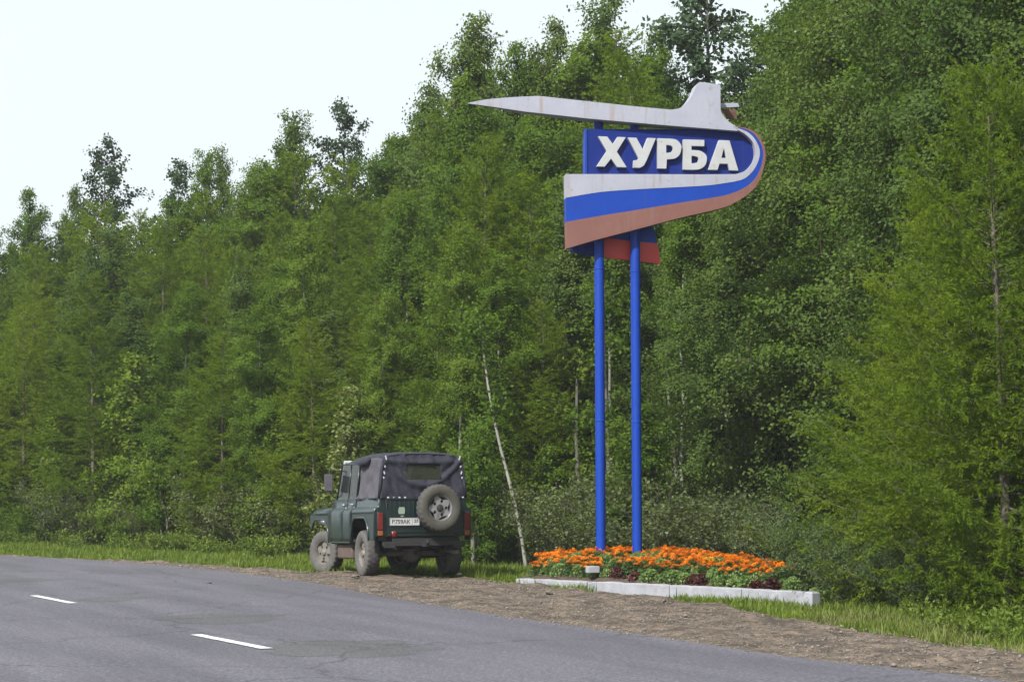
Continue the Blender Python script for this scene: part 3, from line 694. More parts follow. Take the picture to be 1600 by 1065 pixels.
def grass(name, poly, dens, hm, wd, m, label, seed, cat='grass', thr=-.9, z0=-.08, bend=.5):
    rg = np.random.default_rng(seed); x, y = scatter(poly, dens / 7, rg)
    nz = noise2(x, y, .9, seed) + .5 * noise2(x, y, 3.1, seed + 5); k = nz > thr; x, y, nz = x[k], y[k], nz[k]
    X = np.repeat(x, 7) + rg.normal(0, .035, len(x) * 7); Y = np.repeat(y, 7) + rg.normal(0, .035, len(x) * 7)
    V, F = blades(X, Y, hm, wd, rg, z0, np.repeat(np.clip(.85 + nz * .7, .35, 1.7), 7), bend)
    o = link(bpy.data.objects.new(name, np_mesh(name, V, F, m))); tag(o, label, cat, kind='stuff'); return o
def out_of(px, k): p = GZ(px, front(px) + k); return (p.x, p.y)
L_ = [tuple(p) for p in smooth_pts([(G(*q).x, G(*q).y) for q in [(-260, 858), (0, 866), (200, 874), (350, 882.5), (500, 892), (560, 894)]], 5)]
grass('grass', L_ + [out_of(560, 0), out_of(400, .2), out_of(200, .2), out_of(0, .2), out_of(-260, .2)], 1300, .085, .016, M['grass'], 'bright green roadside grass and weeds left of the jeep', 1)
L2 = [(G(*q).x, G(*q).y) for q in [(560, 894), (640, 896), (720, 899), (800, 906), (850, 911)]]
grass('grass', L2 + [out_of(850, -1.5), out_of(740, .6), out_of(560, .6)], 900, .085, .013, M['grass'], 'green grass around and right of the parked jeep', 2)
grass('grass', [(G(*q).x, G(*q).y) for q in [(800, 908), (900, 915), (1000, 922), (1080, 931), (1150, 946), (1250, 964), (1400, 984), (1500, 1000), (1620, 1014), (1700, 1000), (1560, 955), (1420, 925), (1290, 934), (1266, 938), (1100, 925), (930, 913), (806, 906)]],
      1900, .065, .010, M['grass'], 'short patchy grass in front of the white kerb', 3, thr=-.35, bend=.9)
grass('dry_grass', [(G(*q).x, G(*q).y) for q in [(1230, 958), (1330, 955), (1420, 955), (1520, 975), (1640, 1000), (1600, 1016), (1480, 1000), (1360, 978)]], 700, .09, .009, M['dry'], 'pale straw coloured grass on the verge at lower right', 4, thr=-.2, bend=.9)
grass('grass', [out_of(q, -.3) for q in (-200, 0, 250, 450, 740, 900, 1100, 1300, 1500, 1700)] + [out_of(q, 7) for q in (1700, 1500, 1300, 1100, 900, 740, 450, 250, 0, -200)], 130, .34, .022, M['birch'], 'shaded ground plants under the forest trees', 5, cat='ground cover', thr=-.2)
# broad-leaved weeds standing out at the lower right and along the left verge
wb = bush('weed', .42, .28, 12, 520, .050, 300, M['grass'], M['grass'], jit=.05, lw=.6, upr=.5)
def weed(px, Z, s, lab):
    p = GZ(px, Z); r = empty('weed', (p.x, p.y, -.1 if p.x < 4 else -.16), random.uniform(0, 6)); r.scale = (s, s, s); tag(r, lab, 'plant', 'tall weeds along the verge')
    for nm, me in zip(('stems', 'foliage'), wb): c = link(bpy.data.objects.new(nm, me)); c.parent = r
for px, Z, s, lab in [(1478, 20.6, .8, 'broad leaved weed at lower right between grass and larch'), (1528, 19.9, 1.1, 'largest pale weed at the lower right corner of the verge'), (1572, 19.3, .9, 'bright weed at the foot of the nearest larch trunk'), (1440, 21.8, 1.0, 'small weed under the low willow bush'),
                      (1590, 20.4, 1.2, 'weed at the right photo edge under the larch')]: weed(px, Z, s, lab)
for k in range(26):
    px = random.uniform(-30, 470); weed(px, front(px) - random.uniform(.3, 3.2), random.uniform(.7, 1.4), 'leafy weed standing in the bright grass left of the jeep')

# loose stones on the shoulder
def rock_mesh(name, seed, m, sub=1):
    bm = bmesh.new(); bmesh.ops.create_icosphere(bm, subdivisions=sub, radius=1); rs = random.Random(seed)
    for v in bm.verts: v.co *= rs.uniform(.7, 1.15); v.co.z *= .6
    me = bpy.data.meshes.new(name); bm.to_mesh(me); bm.free(); me.materials.append(m); return me
rg = np.random.default_rng(55)
ico = rock_mesh('pebble', 3, M['pebble']); iv = np.array([v.co[:] for v in ico.vertices]); ifc = np.array([p.vertices[:] for p in ico.polygons]); bpy.data.meshes.remove(ico)
poly = [(G(*q).x, G(*q).y) for q in [(150, 878), (350, 893), (500, 914), (700, 950), (800, 968), (1050, 1002), (1300, 1034), (1600, 1072), (1750, 1060), (1620, 1018), (1500, 1003), (1250, 968), (1060, 936), (800, 909), (640, 898), (480, 892), (200, 876)]]
x, y = scatter(poly, 190, rg); n = len(x); s = .004 + .012 * rg.random(n) ** 3 ; s[rg.random(n) < .02] *= 2.2
a = rg.uniform(0, 6.28, n); c_, s_ = np.cos(a), np.sin(a); Rm = np.zeros((n, 3, 3)); Rm[:, 0, 0] = c_; Rm[:, 0, 1] = -s_; Rm[:, 1, 0] = s_; Rm[:, 1, 1] = c_; Rm[:, 2, 2] = 1
V = np.einsum('nij,vj->nvi', Rm, iv) * s[:, None, None] * rg.uniform(.7, 1.4, (n, 1, 3)) + np.stack([x, y, np.full(n, .004)], 1)[:, None]
F = (ifc[None] + (np.arange(n) * len(iv))[:, None, None]).reshape(-1, 3)
o = link(bpy.data.objects.new('gravel', np_mesh('gravel', V.reshape(-1, 3), F, M['pebble']))); tag(o, 'loose pebbles strewn over the brown shoulder', 'gravel', kind='stuff')
M['stone'] = mat('dark_stone', (.07, .06, .05), .9, noise=(20, (.16, .13, .11), .2)); M['pale_stone'] = mat('pale_stone', (.4, .38, .36), .9, noise=(20, (.28, .26, .24), .2))
for px, py, s, m, lab in [(857, 926, .05, 'stone', 'dark clod on the gravel below the left kerb'), (910, 941, .055, 'stone', 'larger dark clod on the gravel below the kerb break'), (892, 944, .03, 'stone', 'small dark clod left of the larger one'),
                          (1172, 967, .04, 'stone', 'dark stone on the gravel below the right grass'), (1147, 985, .03, 'stone', 'lone dark stone in the middle of the right gravel'), (1340, 1002, .045, 'stone', 'reddish dark clod on the gravel at lower right'),
                          (1200, 1000, .03, 'stone', 'small stone lower on the gravel'), (718, 898, .05, 'pale_stone', 'pale stone by the right rear wheel of the jeep'), (555, 902, .07, 'stone', 'dark green clod beside the left rear wheel'),
                          (327, 911, .035, 'stone', 'small black lump lying on the asphalt')]:
    g = G(px, py); o = link(bpy.data.objects.new('stone', rock_mesh('stone', int(px), M[m], 2))); o.location = (g.x, g.y, s * .3); o.scale = (s * 1.3, s, s * .8); o.rotation_euler.z = px; tag(o, lab, 'stone', 'stones on the shoulder')

# ------------------------------------------------------------------ the town sign
M['blue'] = mat('blue_sign_paint', (.003, .042, .31), .5, noise=(2.5, (.003, .032, .25), .3), spec=.25)
M['board_blue'] = mat('board_blue_paint', (.002, .016, .155), .6, noise=(2, (.002, .012, .12), .3), spec=.2)
M['white'] = mat('weathered_white_paint', (.31, .325, .39), .6, noise=(3, (.25, .26, .32), .3), dirt=(7, (.20, .15, .11), .60, .74))
M['red'] = mat('faded_red_paint', (.135, .050, .040), .6, noise=(2.2, (.175, .078, .064), .3), dirt=(8, (.2, .1, .08), .62, .8))
M['deep_red'] = mat('deep_red_paint', (.50, .035, .028), .5, noise=(3, (.42, .035, .03), .3))
M['letter'] = mat('letter_white', (.385, .40, .415), .6, noise=(5, (.31, .32, .33), .3), dirt=(9, (.20, .13, .08), .62, .72))
def streaks(m, sc_=(14, 14, 1.3), lo=.56, hi=.78, colr=(.24, .17, .12)):      # weather streaks running down painted metal
    N = m.node_tree.nodes; L = m.node_tree.links; b = N['Principled BSDF']; t = N['Texture Coordinate']
    mp = N.new('ShaderNodeMapping'); mp.inputs['Scale'].default_value = sc_; L.new(t.outputs['Object'], mp.inputs[0])
    n = N.new('ShaderNodeTexNoise'); n.inputs['Scale'].default_value = 1; n.inputs['Detail'].default_value = 6; L.new(mp.outputs[0], n.inputs['Vector'])
    q = N.new('ShaderNodeMapRange'); q.inputs['From Min'].default_value = lo; q.inputs['From Max'].default_value = hi; q.inputs['To Max'].default_value = .75; L.new(n.outputs['Fac'], q.inputs['Value'])
    x = N.new('ShaderNodeMixRGB'); L.new(q.outputs['Result'], x.inputs['Fac']); x.inputs['Color2'].default_value = (*colr, 1)
    L.new(b.inputs['Base Color'].links[0].from_socket, x.inputs['Color1']); L.new(x.outputs['Color'], b.inputs['Base Color'])
streaks(M['white']); streaks(M['red'], colr=(.16, .10, .09)); streaks(M['blue'], lo=.6, colr=(.02, .045, .16)); streaks(M['board_blue'], lo=.6, colr=(.03, .035, .09)); streaks(M['letter'], (20, 20, 3), .6, .8)
M['rust'] = mat('rust', (.06, .03, .02), .9, noise=(12, (.13, .06, .04), .2))
YAW = R(8); SP0 = Vector((1.41, 30.5, 0)); su = Vector((math.cos(YAW), math.sin(YAW), 0)); sn = Vector((-math.sin(YAW), math.cos(YAW), 0))
sign = empty('town_sign', SP0, YAW)
tag(sign, 'tall town sign with plane shape and flag ribbon on two blue poles', 'sign')
def S(px, py, w_=0.0):
    d = ray(px, py); o_ = Vector((0, 0, CAMH)); t = (SP0 + sn * w_ - o_).dot(sn) / d.dot(sn); p = o_ + d * t - SP0
    return (p.dot(su), p.z)
def splace(u, z, w_): return (u, w_, z)
def sprism(name, pts, w0, w1, m, parent=sign, bevel=.006, holes=()):
    b = MB(); b.prism([S(*p, w0) for p in pts], w0, w1, splace, holes=[[S(*p, w0) for p in h] for h in holes]); return b.build(name, m, parent, bevel=bevel)
for (x0, y0, x1, y1, zt) in [(939, 893, 935, 186, 186), (996, 895, 991, 192, 192)]:
    a, c = S(x0, y0, .02), S(x1, y1, .02); b = MB(); b.tube([(a[0], .02, -.1), (a[0], .02, .3), (c[0], .02, c[1])], .078, 20)
    for q in (.34, .67):
        X = a[0] + (c[0] - a[0]) * q; Z_ = c[1] * q; b.lathe([(Z_ - .012, .078), (Z_ - .006, .084), (Z_ + .006, .084), (Z_ + .012, .078)], 20, 'z', (X, .02, 0))
    b.build('pole', M['blue'], sign, angle=40)
plane = smooth_pts([(729, 161.5), (760, 155.5), (800, 152), (842, 150)], 3)[:-1] + smooth_pts([(842, 150), (920, 158.5), (1000, 167), (1048, 171.5)], 3)[:-1] + smooth_pts([(1048, 171.5), (1062, 169), (1073, 160), (1082, 147.5), (1087, 136), (1091, 130), (1097, 128.5), (1125.6, 132.5)], 5)[:-1] \
      + [(1125.6, 132.5), (1126, 172.5)] + smooth_pts([(1127, 175), (1132, 183), (1140, 191), (1153, 199)], 4) + [(1153, 204.7), (1030, 195), (920, 185.5), (820, 174.5), (770, 167)]
pn = sprism('plane_panel', plane, -.24, .04, M['white'])
nose = min(v.co.x for v in pn.data.vertices)
for v in pn.data.vertices:
    k = min(1, (v.co.x - nose) / 1.6); v.co.y = -.24 + (v.co.y + .24) * (.08 + .92 * k)
sprism('tailplane', [(1118, 161), (1153, 161), (1156, 167), (1124, 169)], .12, .20, M['white'])
sprism('tail_bracket', [(1128, 170), (1150, 172), (1152, 186), (1138, 186)], .12, .17, M['rust'], bevel=0)
white_in = smooth_pts([(1146, 199), (1153, 203), (1166, 211), (1176, 222), (1180, 236), (1179, 248), (1173, 259), (1163, 267.5), (1150, 272)], 5) + [(1100, 272.5), (1000, 272), (884, 272)]
white_out = smooth_pts([(1146, 198.5), (1155, 201), (1169, 207), (1180, 218), (1187, 234), (1186, 248), (1180, 262), (1170, 274), (1157, 281.5), (1130, 286.5), (1095, 290.5), (1001, 295.5), (939, 300), (884.5, 309)], 4)
blue_out = smooth_pts([(1146, 198), (1156, 199.5), (1171, 204.5), (1183, 215), (1191.5, 232), (1192, 248), (1187, 266), (1178, 281), (1165, 292), (1139, 303.5), (1100, 311), (1064, 316.5), (1001, 327), (939, 337), (885, 346.5)], 4)
red_out = smooth_pts([(1146, 197.5), (1157, 198.5), (1173, 202.5), (1186, 213), (1195, 231), (1196, 249), (1192, 267), (1184, 287), (1171, 301.5), (1150, 315.5), (1126, 325.5), (1064, 340), (985.6, 360.5), (930, 375), (886, 388)], 4)
sprism('white_stripe', white_in + white_out[::-1], -.24, -.04, M['white'], bevel=.003)
sprism('blue_stripe', white_out + blue_out[::-1], -.235, -.04, M['blue'], bevel=0)
sprism('red_stripe', blue_out + red_out[::-1], -.24, -.04, M['red'], bevel=.003)
sprism('board', [(915, 202), (1148, 202)] + smooth_pts([(1148, 200), (1166, 209), (1180, 221), (1184, 236), (1182, 250), (1172, 265), (1152, 276)], 4) + [(915, 274.5)], -.13, -.06, M['board_blue'], bevel=.004)
sprism('board_edge', [(914, 201.5), (917.5, 201.5), (917.5, 273), (914, 273)], -.15, .05, M['blue'], bevel=.003)
# the ribbon's fold on the rear side, seen under the front flag
sprism('rear_blue_stripe', [(892, 372), (1019, 345), (1027, 380), (1000, 378), (950, 372)], .16, .22, M['blue'], bevel=0)
sprism('rear_red_stripe', [(936, 372.5), (950, 372), (1000, 378), (1027, 380), (1032.5, 412), (990, 407), (938, 401.5)], .16, .22, M['deep_red'], bevel=0)
sprism('ribbon_underside', [(889, 380), (935, 371), (938, 401.5), (920, 399), (893, 393)], .14, .2, M['board_blue'], bevel=0)
# letters
def box_pts(x0, y0, x1, y1): return [(x0, y0), (x1, y0), (x1, y1), (x0, y1)]
def letter(pts, label, holes=()):
    o = sprism('letter', pts, -.20, -.13, M['letter'], bevel=.004, holes=holes); o['label'] = label
letter([(934.5, 213), (949, 213.5), (957.5, 225), (965, 214), (978, 214.5), (964, 237), (979.5, 261.5), (964, 261), (955, 248), (945, 260.5), (932, 260), (948, 236)], 'raised white letter Х')
letter([(981, 215), (994.5, 215.3), (1004.5, 233.5), (1011.5, 215.6), (1025, 216), (1010, 252) , (1006.5, 258.5), (1000, 262.3), (989.5, 262), (990, 250.5), (995, 250.3), (998, 247.5)], 'raised white letter У')
rb = smooth_pts([(1046, 216.6), (1057, 218.5), (1064, 226), (1064.6, 232.5), (1062, 241.5), (1054.5, 247.5), (1042, 249)], 4)
letter([(1027.5, 216)] + rb + [(1041.2, 263.3), (1027.7, 263)], 'raised white letter Р', holes=[[(1041, 226.5)] + smooth_pts([(1044.5, 226.6), (1049.5, 228), (1051.5, 232.5), (1049.5, 237.2), (1044.5, 238.8)], 3) + [(1041, 238.9)]])
bb_ = smooth_pts([(1084, 234.5), (1095, 236), (1103, 242), (1104.5, 249), (1102, 258), (1094, 264), (1083, 265.3)], 4)
letter([(1067.5, 217.8), (1100.5, 218.8), (1100.5, 228.5), (1080.5, 228), (1080.5, 234.5)] + bb_ + [(1067.5, 264.8)], 'raised white letter Б', holes=[[(1080.5, 243.5)] + smooth_pts([(1084, 243.6), (1090, 245.3), (1091.5, 249.2), (1090, 253.5), (1084, 255.2)], 3) + [(1080.5, 255.2)]])
letter([(1123.5, 219), (1140, 219.6), (1154, 266.5), (1140, 266), (1137.2, 256), (1124.5, 255.8), (1121.3, 265.6), (1106.8, 265.2)], 'raised white letter А', holes=[[(1131.3, 231.5), (1127.3, 246.6), (1135, 246.9)]])

# ------------------------------------------------------------------ flower bed
bed = empty('flower_bed', G(808, 905))
tag(bed, 'roadside flower bed with whitewashed concrete kerb under the sign', 'flower bed')
bo = bed.location
def bedpart(name, mb, m, **k): 
    o = mb.build(name, m, bed, **k); o.matrix_parent_inverse = Matrix.Translation(-bo); return o
def kerb(p0, p1, h0, h1, depth, name='kerb_stone'):
    a, c = G(*p0), G(*p1); d = (c - a).normalized(); n = Vector((-d.y, d.x, 0)) * depth
    if n.y < 0: n = -n
    b = MB(); N_ = 14; P_ = []
    for k in range(N_ + 1):
        q = a.lerp(c, k / N_); h = (h0 + (h1 - h0) * k / N_) * .82 + random.uniform(-.006, .006); j = d.cross(Vector((0, 0, 1))) * random.uniform(-.003, .003)
        P_.append([q + j + Vector((0, 0, -.12)), q + j + Vector((0, 0, h)), q + n + Vector((0, 0, h)), q + n + Vector((0, 0, -.12))])
    for k in range(N_):
        for i in range(3): b.add([P_[k][i], P_[k + 1][i], P_[k + 1][i + 1], P_[k][i + 1]], [(0, 1, 2, 3)])
    b.add(P_[0], [(0, 1, 2, 3)]); b.add(P_[-1], [(0, 1, 2, 3)])
    o = bedpart(name, b, M['kerb'])
    bm = bmesh.new(); bm.from_mesh(o.data); bmesh.ops.remove_doubles(bm, verts=bm.verts, dist=.0005); bmesh.ops.recalc_face_normals(bm, faces=bm.faces); bm.to_mesh(o.data); bm.free()
    md = o.modifiers.new('bevel', 'BEVEL'); md.width = .012; md.segments = 2; md.angle_limit = R(50); return o
kerb((806, 907), (916, 913.5), .045, .06, .20)
kerb((932, 918), (1045, 925.5), .11, .125, .17); kerb((1045.8, 925.6), (1158, 932), .128, .13, .17); kerb((1158.8, 932.1), (1269, 938.5), .13, .135, .17)
kerb((918, 914.5), (930, 916.5), .05, .09, .14, 'broken_kerb_stone')
bedpoly = [(G(*p).x, G(*p).y) for p in [(812, 904), (930, 913), (1262, 934)]] + [(GZ(1262, 26.5).x, 26.5), (GZ(1190, 30).x, 30), (GZ(1080, 32.6).x, 32.6), (GZ(960, 33.6).x, 33.6), (GZ(850, 33.0).x, 33.0)]
cx, cy = np.mean(np.array(bedpoly), 0)
def inset(k): return [(cx + (p[0] - cx) * k, cy + (p[1] - cy) * k) for p in bedpoly]
P_ = []
for k, z in ((1.0, -.10), (.99, .03), (.9, .10), (.7, .17), (.4, .21), (.02, .22)):
    ring = inset(k); ring = ring + [ring[0]]; rr = []
    for i in range(len(ring) - 1):
        for t in range(10):
            q = Vector(ring[i]).lerp(Vector(ring[i + 1]), t / 10); rr.append((q.x, q.y, z + .02 * mnoise.noise(Vector((q.x * 3, q.y * 3, 0)))))
    rr.append(rr[0]); P_.append(rr)
b = MB(); b.grid(P_); bedpart('soil', b, M['bed_soil'], smooth=True)
b = MB(); g = G(926, 886, .25); b.box((g.x, g.y, .22), (.19, .12, .10), rot=.3); bedpart('white_block', b, M['kerb'], bevel=.01)

M['petal'] = leaf_mat('marigold_petals', (.58, .125, .003), (.78, .25, .005), (.82, .40, .014), rough=.6, trans=.2, spec=.2, obj_var=.25)
M['petal_y'] = leaf_mat('yellow_petals', (.65, .36, .02), (.72, .45, .04), (.75, .52, .08), rough=.6, trans=.2, spec=.2)
M['mari_leaf'] = leaf_mat('marigold_leaves', (.035, .075, .018), (.065, .12, .03), (.11, .17, .05), trans=.3)
M['pale_leaf'] = leaf_mat('pale_bedding_leaves', (.09, .15, .04), (.14, .21, .06), (.20, .28, .10), trans=.3)
M['wine_leaf'] = leaf_mat('wine_red_leaves', (.035, .010, .010), (.065, .016, .014), (.10, .035, .02), trans=.2)
def head(C, rad, rg, V, F, n0):
    tl = rg.normal(0, .28, 2); X = np.array([1, 0, -tl[0]]); Y = np.array([0, 1, -tl[1]]); Zv = np.array([tl[0], tl[1], 1.])
    for ring, (r0, r1, z0, z1, m) in enumerate([(.25, 1.0, 0, .10, 9), (.15, .82, .22, .38, 8), (.08, .55, .42, .62, 6), (0, .28, .6, .8, 4)]):
        off = rg.uniform(0, 6.28)
        for k in range(m):
            a = off + k * 6.283 / m; wdt = 3.4 / m; q = []
            for (rr, aa, zz) in ((r0, a, z0), (r1 * .8, a - wdt * .55, z1), (r1 * 1.06, a, z1 + .04), (r1 * .8, a + wdt * .55, z1)):
                q.append(C + rad * (rr * math.cos(aa) * X + rr * math.sin(aa) * Y + zz * Zv * .9))
            V += q; F.append([n0[0], n0[0] + 1, n0[0] + 2, n0[0] + 3]); n0[0] += 4
def marigold(seed, nh, hh=.26, rad=.15, pm='petal'):
    rg = np.random.default_rng(seed); t = rg.random(900); a = rg.uniform(0, 6.283, 900); rr = rad * np.sqrt(rg.random(900)) * (1 - .3 * t)
    C = np.stack([rr * np.cos(a), rr * np.sin(a), t * hh * .93], 1); V, F = leaf_quads(C, .042, .014, rg, up=.3)
    T = Tubes(); HV, HF, n0 = [], [], [0]
    for k in range(nh):
        a = rg.uniform(0, 6.283); r_ = rad * math.sqrt(rg.random()) * 1.0; z = hh * rg.uniform(.92, 1.18) - r_ * .35; p = np.array([r_ * math.cos(a), r_ * math.sin(a), z])
        T.add([p * [.3, .3, .05], p * [.7, .7, .6], p], [.004, .003, .003], 3); head(p, rg.uniform(.027, .040), rg, HV, HF, n0)
    return T.mesh('marigold_stems', M['mari_leaf']), np_mesh('marigold_foliage', V, F, M['mari_leaf']), np_mesh('marigold_heads', np.array(HV), np.array(HF), M[pm])
MG = [marigold(500 + i, n) for i, n in enumerate((20, 16, 22, 13, 18))]; MY = [marigold(600, 12, pm='petal_y')]
def leafy(seed, n, h, rad, ls, m, name):
    rg = np.random.default_rng(seed); t = rg.random(n) ** .7; a = rg.uniform(0, 6.283, n); rr = rad * np.sqrt(rg.random(n)) * np.sqrt(1.02 - t ** 2)
    C = np.stack([rr * np.cos(a), rr * np.sin(a), t * h], 1); V, F = leaf_quads(C, ls, ls * .5, rg, up=.7)
    T = Tubes()
    for k in range(7): p = C[rg.integers(n)]; T.add([p * [.2, .2, 0], p * [.7, .7, .6], p], [.005, .004, .003], 3)
    return T.mesh(name + '_stems', m), np_mesh(name + '_foliage', V, F, m)
PALE = [leafy(700 + i, 420, .24, .19, .06, M['pale_leaf'], 'pale_plant') for i in range(2)]; WINE = [leafy(720 + i, 300, .18, .15, .06, M['wine_leaf'], 'wine_plant') for i in range(2)]
fz = MB()
def bed_h(x, y):
    for k in np.linspace(.02, 1, 25):
        if inside(inset(k), np.array([x]), np.array([y]))[0]: return float(np.interp(k, (.02, .4, .7, .9, .99, 1), (.22, .21, .17, .10, .03, -.1)))
    return 0
def flower(name, x, y, meshes, parts, s, lab, cat, grp):
    r = empty(name, (x, y, bed_h(x, y) - .03), random.uniform(0, 6.28)); r.scale = (s, s, s); tag(r, lab, cat, grp)
    for nm, me in zip(parts, meshes):
        c = link(bpy.data.objects.new(nm, me)); c.parent = r
        if nm == 'flower_heads': c['kind'] = 'stuff'
fl, fr = G(812, 905), G(1264, 936); fd = (fr - fl).normalized(); fn = Vector((-fd.y, fd.x, 0)); fn = fn if fn.y > 0 else -fn
rg = np.random.default_rng(77)
pts = []; tries = 0
while len(pts) < 200 and tries < 30000:
    tries += 1; x = rg.uniform(-.5, 5); y = rg.uniform(24, 34)
    q = Vector((x, y, 0)) - fl; f = q.dot(fn)
    if not inside(inset(.94), np.array([x]), np.array([y]))[0] or f < .34: continue
    px = 800 + x / y * 3000
    if px < 850 or px > 1222 - (32 - y) * 0: continue
    if any((x - a) ** 2 + (y - b_) ** 2 < .155 ** 2 for a, b_ in pts): continue
    if min((Vector((x, y, 0)) - (SP0 + su * S(px0, 893)[0])).length for px0 in (939, 996)) < .14: continue
    pts.append((x, y)); 
    yellow = 1085 < px < 1110 and rg.random() < .5
    where = 'left of the left sign pole' if px < 930 else ('around the sign pole bases' if px < 1010 else ('right of the sign poles' if px < 1110 else 'at the right end of the bed'))
    if rg.random() < .24: flower('bedding_plant', x, y, PALE[len(pts) % 2], ('stems', 'foliage'), 1.0, 'pale green bedding plant among the marigolds ' + where, 'plant', 'green plants in the bed')
    else: flower('marigold_plant', x, y, MY[0] if yellow else MG[len(pts) % 5], ('stems', 'foliage', 'flower_heads'), rg.uniform(.85, 1.15), ('yellow marigold ' if yellow else 'orange marigold plant ') + where, 'flowers', 'marigolds in the flower bed')
# front row behind the kerb: wine-red and pale green clumps
L = (fr - fl).length; t = .12
while t < L - .05:
    for row in (0, 1):
        p = fl + fd * (t + rg.uniform(-.05, .05)) + fn * (.20 + .24 * row + rg.uniform(0, .08)); px = 800 + p.x / p.y * 3000
        wine = row == 0 and ((970 < px < 1005) or (1075 < px < 1105) or 1160 < px < 1210)
        if px < 845: wine = rg.random() < .3
        if rg.random() < .12: wine = not wine
        if (px < 940 and rg.random() < .55) or (row and rg.random() < .4): flower('marigold_plant', p.x, p.y, MG[int(t * 7) % 5], ('stems', 'foliage', 'flower_heads'), .9, 'orange marigold plant close behind the white kerb', 'flowers', 'marigolds in the flower bed'); continue
        side = 'left' if px < 930 else ('middle' if px < 1100 else 'right')
        if wine: flower('wine_red_plant', p.x, p.y, WINE[row], ('stems', 'foliage'), rg.uniform(.8, 1.15), f'low dark wine red plant behind the {side} stretch of kerb', 'plant', 'wine red edging plants')
        else: flower('bedding_plant', p.x, p.y, PALE[row], ('stems', 'foliage'), rg.uniform(.55, .9), f'pale green leafy plant behind the {side} stretch of kerb', 'plant', 'green plants in the bed')
    t += .22
# ------------------------------------------------------------------ the jeep (x right, y forward, z up; origin under the rear axle)
M['paint'] = mat('dark_green_paint', (.003, .011, .012), .36, noise=(3, (.005, .016, .016), .25), dirt=(6, (.06, .06, .055), .62, .85), coat=.35)
M['frame_grey'] = mat('greyed_frame_paint', (.22, .25, .25), .5)
M['sheen_paint'] = mat('sheen_green_paint', (.010, .021, .024), .34, noise=(4, (.019, .034, .038), .3), dirt=(5, (.09, .088, .08), .56, .8), coat=.3)  # body green lightened and greyed: the sky's sheen is put into the colour
M['canvas'] = mat('shaded_canvas', (.008, .008, .019), .85, noise=(6, (.018, .018, .031), .3), bump=(30, .3, .01), dirt=(3, (.05, .05, .06), .6, .8))  # same cloth as the sides, darkened: the rear's shade is in the colour
M['canvas_side'] = mat('faded_lit_canvas', (.042, .040, .052), .85, noise=(7, (.075, .071, .084), .3), bump=(25, .4, .01))  # faded cloth kept in its lighter tone, as lit on the sides
M['tyre'] = mat('muddy_rubber', (.035, .033, .036), .85, noise=(7, (.07, .065, .06), .3), bump=(40, .4, .005))
M['mud'] = mat('mud_coated_sidewall', (.050, .048, .047), .9, noise=(9, (.105, .100, .095), .3), bump=(40, .4, .005))
M['spare_wall'] = mat('dusty_sidewall', (.036, .035, .029), .85, noise=(9, (.062, .060, .048), .3))
M['rim'] = mat('silver_rim', (.30, .30, .32), .4, metal=.5, dirt=(8, (.16, .14, .12), .45, .7))
M['hub'] = mat('dirty_steel', (.09, .085, .08), .6, noise=(20, (.18, .16, .14), .3))
M['black'] = mat('black_underbody', (.010, .010, .012), .85, noise=(5, (.022, .020, .020), .3))
M['tank'] = mat('rusty_brown_tank', (.065, .042, .034), .8, noise=(6, (.11, .08, .065), .3))
M['lamp_red'] = mat('red_lamp_lens', (.14, .008, .008), .25, noise=(20, (.09, .008, .008), .3), coat=.5)
M['lamp_orange'] = mat('orange_lamp_lens', (.22, .06, .015), .25, coat=.5)
M['plate'] = mat('plate_white', (.46, .47, .48), .4, dirt=(30, (.28, .27, .25), .5, .7)); M['ink'] = mat('plate_ink', (.02, .02, .025), .5)
M['badge'] = mat('pale_badge', (.20, .26, .21), .5); M['chrome'] = mat('dull_metal', (.5, .5, .52), .35, metal=.8)
M['strap'] = mat('pale_strap', (.42, .42, .50), .7); M['seat'] = mat('seat_vinyl', (.03, .03, .035), .6)
def glass(name, tint, op):
    m = bpy.data.materials.new(name); m.use_nodes = True; N = m.node_tree.nodes; L_ = m.node_tree.links; b = N['Principled BSDF']
    b.inputs['Base Color'].default_value = (*tint, 1); b.inputs['Roughness'].default_value = .12
    t = N.new('ShaderNodeBsdfTransparent'); t.inputs['Color'].default_value = (.8, .84, .8, 1); x = N.new('ShaderNodeMixShader'); x.inputs['Fac'].default_value = op
    L_.new(t.outputs[0], x.inputs[1]); L_.new(b.outputs[0], x.inputs[2]); L_.new(x.outputs[0], N['Material Output'].inputs['Surface']); return m
M['glass'] = glass('window_glass', (.008, .010, .010), .80); M['film'] = glass('scratched_plastic_window', (.035, .04, .03), .62)  # dark, nearly opaque window tint stands in for the unlit cab behind

